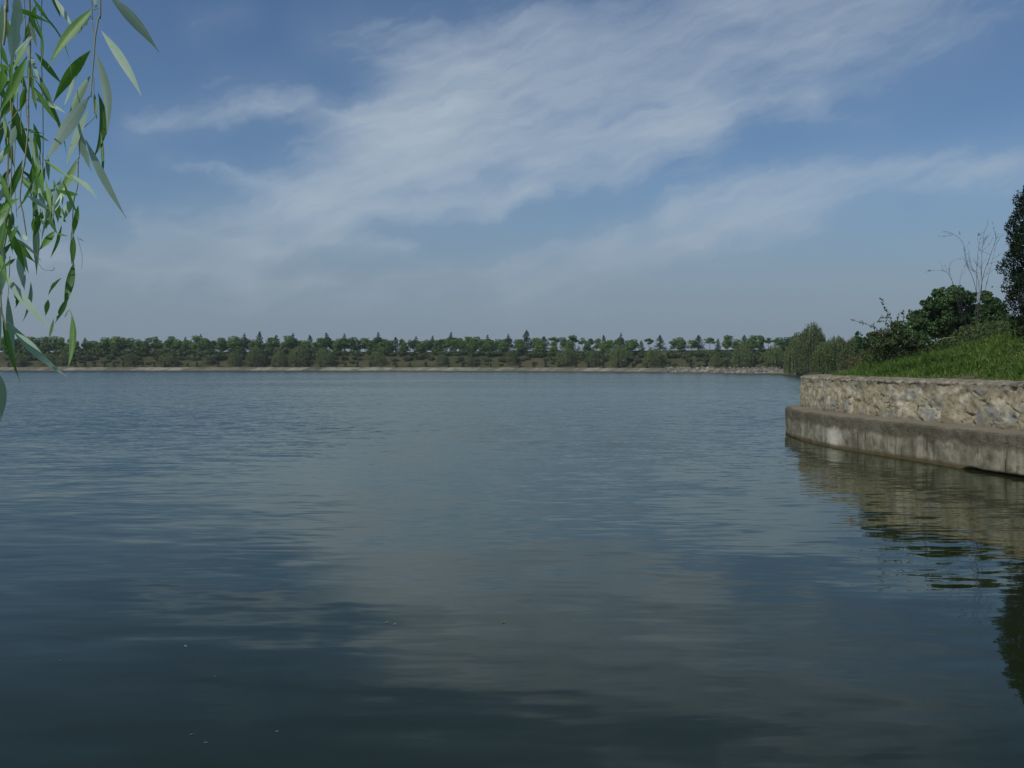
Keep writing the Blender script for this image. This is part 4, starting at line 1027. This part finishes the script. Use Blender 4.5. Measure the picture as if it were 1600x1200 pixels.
def leaf3(base, tip, width, bulge=None, nrm=None, droop=0.0, chew=0.0, fold=.25, n=12, w0=None):
    """one lanceolate leaf: returns V, F, UV; the face whose normal is nrm is the green upper side"""
    base = np.array(base, float); tip = np.array(tip, float); ax = tip - base; L = np.linalg.norm(ax); ax /= L
    nrm = np.array(nrm, float); nrm = unit(nrm - ax * (nrm @ ax)); sd_v = np.cross(nrm, ax)
    tt = np.linspace(0, 1, n + 1)
    prof = np.sin(np.pi * np.clip(tt, 0, 1) ** .80) ** 1.25; prof[0] = .06; prof[-1] = .02
    off = np.zeros(3) if bulge is None else np.array(bulge, float)
    c = base + tt[:, None] * (tip - base) + (4 * tt * (1 - tt))[:, None] * off - nrm * (droop * L * tt ** 2)[:, None]
    tw = rng.normal() * .35 * (tt - .3)
    sv = sd_v * np.cos(tw)[:, None] + nrm * np.sin(tw)[:, None]; nv = nrm * np.cos(tw)[:, None] - sd_v * np.sin(tw)[:, None]
    wl = width / 2 * prof; wr = width / 2 * prof
    if chew > 0:
        k = rng.uniform(0, 50); wl = wl * (1 - chew * (vnoise(tt * 9 + k, tt * 0, 3) > .55)); wr = wr * (1 - chew * (vnoise(tt * 9 + k + 20, tt * 0, 4) > .6))
    cols = []
    for u_v, w in ((-1, wl), (-.5, wl * .5), (0, None), (.5, wr * .5), (1, wr)):
        if w is None: cols.append(c)
        else: cols.append(c + sv * (np.sign(u_v) * w)[:, None] + nv * (np.abs(w) * fold)[:, None])
    V = np.stack(cols, 1).reshape(-1, 3); i = (np.arange(n)[:, None] * 5 + np.arange(4)[None]).ravel()
    F = np.stack([i + 5, i + 6, i + 1, i], 1)
    UV = np.stack([np.tile([-1, -.5, 0, .5, 1], n + 1), np.repeat(tt, 5)], 1)
    return V, F.astype(np.int32), UV
def joinuv(L):
    Vs, Fs, Us, o = [], [], [], 0
    for V, F, U in L: Vs.append(V); Fs.append(F + o); Us.append(U); o += len(V)
    return np.concatenate(Vs), np.concatenate(Fs), np.concatenate(Us)

WT = np.array([-2.7, -.9, 0.0]); WT[2] = H(-2.7, -.9)
tree = empty('willow_tree', tuple(WT)); tag(tree, 'overhanging willow dangling long narrow leaves close in front of the lake and sky', 'tree')
tr_path = catmull([(0, 0, -.4), (.05, .05, .8), (.2, .25, 1.7), (.25, .5, 2.6), (.1, .7, 3.6), (.2, .8, 4.8)], 6)
V, F = tube(tr_path, np.linspace(.20, .06, len(tr_path)), 12); mesh('trunk', V, F, m_bark, tree, smooth=True)
BR = []
def branch(pts, r0, r1):
    c = catmull(pts, 6); BR.append(c); return tube(c, np.linspace(r0, r1, len(c)), 8)
main_br = [np.array(WT) * 0 + q for q in ([.22, .45, 2.3], [.9, 1.0, 2.75], [1.6, 1.7, 3.0], [2.15, 2.05, 3.02], [2.9, 2.3, 2.85])]
side_brs = [([.22, .5, 2.6], [-.4, 1.3, 3.3], [-1.0, 2.2, 3.5], [-1.8, 3.2, 3.3]), ([.15, .7, 3.5], [.9, .3, 4.2], [1.9, -.2, 4.5], [2.8, -.8, 4.3]), ([.15, .7, 3.4], [-.6, .0, 4.2], [-1.5, -.7, 4.4], [-2.4, -1.2, 4.0]), ([.2, .8, 4.3], [.5, 1.4, 4.9], [.3, 2.1, 5.1], [-.2, 2.8, 4.9])]
V, F = join([branch(main_br, .06, .018)] + [branch(q, .06, .015) for q in side_brs]); mesh('branches', V, F, m_bark, tree, smooth=True)

DW = 1.15
def strand(name_twigs, leaves, extra=None):
    """twigs: list of (pixel polyline, radius m, material flag, depth); the upper end runs on up to the branch"""
    tw = []; first = None
    for pl, r, up, D in name_twigs:
        q = [np.array(P(a_, b_, D)) for a_, b_ in pl]
        if up:
            p0_ = q[0]; q = [p0_ + np.array([-.03, .03 + (1.12 - D) * .3, 3.62 - p0_[2] + .12]), p0_ + np.array([-.01, .0, .30])] + q
        c = catmull(q, 6) - WT; tw.append(tube(c, np.linspace(r * .72, r * .42, len(c)), 7))
    V, F = join(tw); root = mesh('hanging_twig', V, F, m_wt, tree, smooth=True)
    lf = []
    for L in leaves:
        b0, b1, w, face = L[0], L[1], L[2], L[3]; bul = L[4] if len(L) > 4 else 0; chew = L[5] if len(L) > 5 else 0
        D0 = DW + rng.uniform(-.05, .07); D1 = D0 + rng.uniform(-.03, .03)
        a_ = np.array(P(b0[0], b0[1], D0)); z_ = np.array(P(b1[0], b1[1], D1)); ax = unit(z_ - a_)
        toc = unit(np.array([0, 0, CAM_H]) - (a_ + z_) / 2); lat = unit(np.cross(ax, toc))      # lateral in the picture
        ang_ = rng.uniform(-.55, .55); nn_ = toc * math.cos(ang_) + lat * math.sin(ang_); nn_ = nn_ + .42 * np.array(SUN_TO)
        # keep visible width
        wd = w * .84 * D0 / FPX / max(math.cos(ang_), .6)
        if face == 'E': nn_ = lat * (1 if rng.random() < .5 else -1) + toc * .25; wd = .011
        if face == 'B': nn_ = -nn_
        if face == 'B' and nn_[2] > .1: nn_[2] *= .2
        lf.append(leaf3(a_ - WT, z_ - WT, wd, lat * bul * D0 / FPX, nn_, .0, chew, rng.uniform(.08, .3) if face != 'B' else rng.uniform(.02, .18)))
        # petiole
    V, F, UV = joinuv(lf); mesh('foliage', V, F, m_wl, root, uv=UV, smooth=True)
    return root
U_, B_, E_ = 'U', 'B', 'E'
# strand hanging farthest into the sky
strand([([(156, -20), (153, 30), (149, 56), (146, 95), (143, 130), (142, 152)], .0016, True, DW), ([(142, -20), (144, 35), (149, 58)], .0012, True, DW), ([(146, 120), (147, 170), (148, 182), (130, 200)], .0008, False, DW), ([(146, 15), (153, 12)], .0008, False, DW)],
       [((145, 13), (74, 107), 20, U_, 4), ((141, 79), (82, 162), 19, U_, 3), ((170, -8), (249, 82), 20, B_, -3), ((158, 48), (223, 155), 16, B_, -4), ((149, 82), (166, 212), 15, B_, -9),
        ((153, 145), (143, 251), 13, U_, -12), ((157, 205), (160, 284), 6, U_, -2), ((147, 146), (151, 190), 6, U_, -1), ((134, 218), (198, 342), 14, B_, 3), ((141, 118), (104, 196), 17, B_, 3), ((140, 150), (70, 255), 22, B_, 2), ((138, 172), (102, 262), 15, B_, 2),
        ((125, 200), (143, 268), 15, B_, 3, .3), ((78, -10), (94, 28), 10, U_, -2), ((84, -4), (116, 46), 9, B_, 0), ((144, 22), (112, 62), 9, B_, 0, .6), ((148, -25), (150, 16), 9, B_, 0), ((190, -20), (196, 3), 4, U_, 0), ((118, 118), (98, 170), 10, B_, 0)])
# its lower continuation with chewed leaves
strand([([(124, 246), (122, 250), (121, 290), (115, 315), (113, 350), (110, 385), (112, 412)], .0011, False, DW), ([(128, 200), (124, 225), (124, 247)], .0009, False, DW), ([(101, 495), (107, 484), (112, 492)], .0010, False, DW), ([(124, 373), (130, 376)], .0008, False, DW), ([(121, 370), (128, 400), (127, 420)], .0004, False, DW)],
       [((120, 249), (80, 322), 15, U_, -3), ((66, 247), (132, 292), 6, U_, 1, .4), ((122, 304), (86, 296), 11, U_, -2), ((114, 305), (94, 350), 15, B_, 0), ((122, 321), (112, 374), 11, U_, -1), ((115, 368), (114, 416), 12, U_, 0), ((115, 410), (99, 486), 15, U_, -1),
        ((106, 465), (85, 506), 9, U_, 0, .7), ((112, 491), (105, 577), 13, U_, -5), ((96, 434), (75, 463), 7, U_, 3, .3), ((75, 468), (71, 494), 9, U_, 0), ((84, 498), (75, 536), 5, B_, 0)])
# pale yellowish strand
strand([([(45, -20), (46, 30), (47, 60), (46, 110), (44, 155), (44, 198), (40, 240), (35, 272), (31, 308), (36, 335), (41, 368)], .0017, True, DW - .02), ([(36, -20), (39, 30), (38, 62)], .0013, True, DW), ([(47, 8), (52, 10), (56, 12)], .0009, False, DW), ([(48, 118), (57, 128)], .0009, False, DW), ([(43, 154), (32, 168), (15, 190), (0, 202)], .0010, False, DW), ([(35, 100), (35, 150), (32, 180), (34, 210)], .0009, False, DW), ([(40, 160), (43, 200)], .0007, False, DW)],
       [((55, 11), (112, 122), 5, E_, -12), ((53, 22), (57, 124), 5, E_, -9), ((55, 124), (104, 240), 7, U_, -7), ((48, 152), (106, 179), 11, B_, -3), ((42, 88), (-4, 178), 18, U_, -2), ((60, 122), (31, 121), 7, U_, 1), ((34, 199), (72, 208), 7, U_, 3), ((18, 158), (56, 268), 21, U_, 3),
        ((53, 205), (50, 352), 15, U_, -4), ((35, 250), (3, 330), 15, U_, -2), ((30, 310), (-4, 336), 11, U_, 2), ((33, 274), (58, 304), 12, U_, 1), ((45, 62), (18, 112), 11, B_, 0), ((39, 66), (19, 112), 5, U_, 0), ((28, -14), (16, 110), 23, B_, -1, .35), ((3, 5), (2, 78), 9, B_, 0),
        ((37, 366), (42, 377), 8, B_, 0), ((46, 205), (56, 262), 8, B_, 0), ((62, 236), (66, 330), 5, E_, 2), ((55, 208), (78, 222), 4, U_, 0)])
# tangled inner strand
strand([([(66, -20), (64, 60), (67, 180), (66, 300), (60, 350), (60, 372)], .0009, False, DW + .12), ([(86, 300), (78, 320), (88, 362)], .0009, False, DW), ([(60, 412), (68, 421), (83, 422), (84, 417)], .0006, False, DW), ([(58, 365), (60, 412)], .0007, False, DW), ([(66, 240), (68, 300), (76, 305), (84, 345)], .0008, False, DW)],
       [((56, 337), (57, 430), 11, B_, 0), ((87, 360), (60, 392), 13, U_, 0), ((66, 300), (84, 322), 10, U_, 1), ((68, 322), (58, 352), 8, U_, -2, .5), ((84, 318), (106, 336), 8, U_, 1, .4), ((78, 330), (90, 366), 11, U_, 2), ((88, 364), (108, 369), 4, U_, 1), ((76, 342), (70, 358), 7, U_, 0, .5), ((92, 336), (104, 348), 7, U_, 0, .5),
        ((64, 300), (70, 345), 9, B_, 0, .4), ((54, 340), (50, 362), 8, U_, 0), ((70, 260), (62, 300), 8, U_, -1), ((78, 300), (74, 345), 9, U_, 0, .5), ((62, 340), (74, 360), 6, B_, 0), ((96, 300), (86, 330), 10, B_, 0)])
# dense strands at the frame edge
strand([([(9, -20), (9, 10), (8, 45), (5, 70)], .0033, True, DW), ([(12, 215), (12, 260), (8, 300)], .0013, False, DW), ([(14, 100), (18, 200), (17, 300), (18, 345)], .0012, False, DW), ([(20, 160), (14, 240), (12, 300)], .0010, False, DW)],
       [((-4, 98), (18, 112), 9, U_, 0), ((8, 104), (-3, 150), 15, U_, 0), ((28, 128), (22, 160), 12, U_, 2), ((22, 150), (-2, 190), 12, U_, 0), ((12, 196), (22, 262), 13, U_, 2), ((4, 190), (-4, 240), 13, U_, 0), ((18, 222), (4, 246), 10, U_, 0), ((8, 232), (-6, 262), 12, B_, 0), ((24, 196), (16, 232), 10, B_, 0), ((18, 262), (-2, 290), 9, U_, 0), ((12, 285), (-4, 318), 13, B_, 0, .4),
        ((16, 318), (2, 352), 12, U_, 0), ((20, 332), (8, 372), 14, U_, 0), ((6, 316), (-6, 360), 14, U_, 0), ((6, 338), (-2, 372), 10, B_, 0), ((2, 70), (16, 108), 10, U_, 2), ((-4, 120), (12, 160), 14, U_, 3)])
strand([([(14, 340), (10, 365), (4, 400), (1, 450), (2, 482), (6, 500), (10, 516)], .0016, False, DW), ([(8, 330), (4, 372), (0, 396)], .0030, False, DW + .01), ([(15, 400), (14, 440), (12, 466)], .0008, False, DW), ([(0, 480), (5, 500), (12, 504)], .0010, False, DW)],
       [((8, 350), (40, 426), 13, U_, -2), ((12, 364), (56, 411), 15, U_, 2), ((24, 404), (4, 419), 7, U_, 0), ((30, 392), (34, 446), 14, B_, 0), ((4, 424), (84, 517), 15, B_, 4), ((12, 462), (23, 582), 14, B_, 1), ((11, 500), (110, 592), 15, B_, 6), ((4, 494), (31, 596), 11, U_, 2), ((24, 520), (66, 553), 8, B_, -2), ((-4, 580), (0, 660), 14, B_, -5),
        ((0, 396), (13, 446), 8, U_, 1), ((8, 345), (-4, 400), 18, U_, 0), ((4, 366), (-2, 430), 10, U_, 0), ((-2, 470), (-1, 560), 8, B_, 0), ((29, 448), (22, 464), 5, U_, 0), ((28, 352), (12, 380), 8, U_, 0), ((8, 410), (-4, 470), 12, B_, 0)])
tang = []
r_ = np.random.default_rng(77)
for k in range(64):
    bx = r_.uniform(-6, 58) if k % 3 else r_.uniform(50, 110); by = r_.uniform(-10, 470) if k % 3 else r_.uniform(240, 360); L_ = r_.uniform(26, 74); an = r_.normal() * .5
    tang.append(((bx, by), (bx + math.sin(an) * L_, by + math.cos(an) * L_), r_.uniform(5, 12), 'B' if r_.random() < .4 else 'U', r_.normal() * 2, .3 if r_.random() < .4 else 0))
strand([([(24, -20), (22, 60), (27, 150), (22, 260), (26, 340)], .0012, True, DW + .15), ([(-4, -20), (2, 120), (-2, 300), (3, 460)], .0012, True, DW + .1), ([(56, 270), (60, 300), (72, 330), (80, 350)], .0008, False, DW + .1)], tang)
# further strands of the same tree, outside the framed part
def free_strand(seed, L, nl):
    r = np.random.default_rng(seed); c = catmull([(0, 0, 0), (r.normal() * .03, r.normal() * .03, -L * .35), (r.normal() * .05, r.normal() * .05, -L * .7), (r.normal() * .07, r.normal() * .07, -L)], 6)
    tv, tf = tube(c, np.linspace(.0022, .0008, len(c)), 5); lf = []
    for i in range(nl):
        k = int(1 + (len(c) - 2) * (i + .5) / nl); a = i * 2.4 + r.normal() * .4; d = unit(np.array([math.cos(a), math.sin(a), -1.3 + r.normal() * .3]))
        nn_ = np.array([math.cos(a), math.sin(a), .9]) + r.normal(size=3) * .3; l = r.uniform(.06, .10)
        lf.append(leaf3(c[k], c[k] + d * l, r.uniform(.008, .014), None, nn_, .15, 0, .2, 6))
    return (tv, tf), joinuv(lf)
fsm = []
for i in range(4):
    (tv, tf), (lv_, lf_, lu_) = free_strand(500 + i, (1.2, 1.6, 1.0, 1.9)[i], (30, 40, 26, 46)[i])
    fsm.append((mesh('hanging_twig', tv, tf, m_wt, link=False, smooth=True), mesh('foliage', lv_, lf_, m_wl, uv=lu_, link=False, smooth=True)))
for bi, c in enumerate(BR):
    for k in range(6, len(c), 2):
        for j in range(2 if bi else 1):
            q = c[k] + rng.normal(size=3) * .05
            wpos = q + WT
            # nothing may hang into the framed view beyond the strands above
            if wpos[1] > -.1 and wpos[0] > -.62 * max(wpos[1], .0) - .12 and wpos[0] < .9: continue
            if wpos[1] > .1 and wpos[0] / max(wpos[1], .1) > -.62: continue
            # keep the sunny side of the near strands open
            sp = np.array([-.6, 1.15, 2.7]); sdv = np.array(SUN_TO); mid = wpos - np.array([0, 0, .7])
            kk = max((mid - sp) @ sdv, 0); dist_ = np.linalg.norm((mid - sp - sdv * kk)[:2])
            if dist_ < 1.1: continue
            tm, fm_ = fsm[rng.integers(0, 4)]
            o = inst('hanging_twig', tm, tree); o.location = q; o.rotation_euler = (0, 0, rng.uniform(0, 6.28)); inst('foliage', fm_, o)


# ------------------------------------------------------------------ thin air haze over the lake
hb = mesh('haze', [(x_, y_, z_) for z_ in (-2.5, 14.0) for x_, y_ in ((-5400, -3200), (5400, -3200), (5400, 6200), (-5400, 6200))],
          [(0, 3, 2, 1), (4, 5, 6, 7), (0, 1, 5, 4), (1, 2, 6, 5), (2, 3, 7, 6), (3, 0, 4, 7)], None)
mh = bpy.data.materials.new('haze'); mh.use_nodes = True; th = NT(mh.node_tree); th.n.clear()
oo = th.node('ShaderNodeOutputMaterial'); pv = th.node('ShaderNodeVolumePrincipled'); pv.inputs['Color'].default_value = (.80, .88, 1.0, 1); pv.inputs['Density'].default_value = .0002
th.l.new(pv.outputs[0], oo.inputs['Volume']); hb.data.materials.append(mh); tag(hb, 'thin pale haze over the lake', None, kind='stuff')
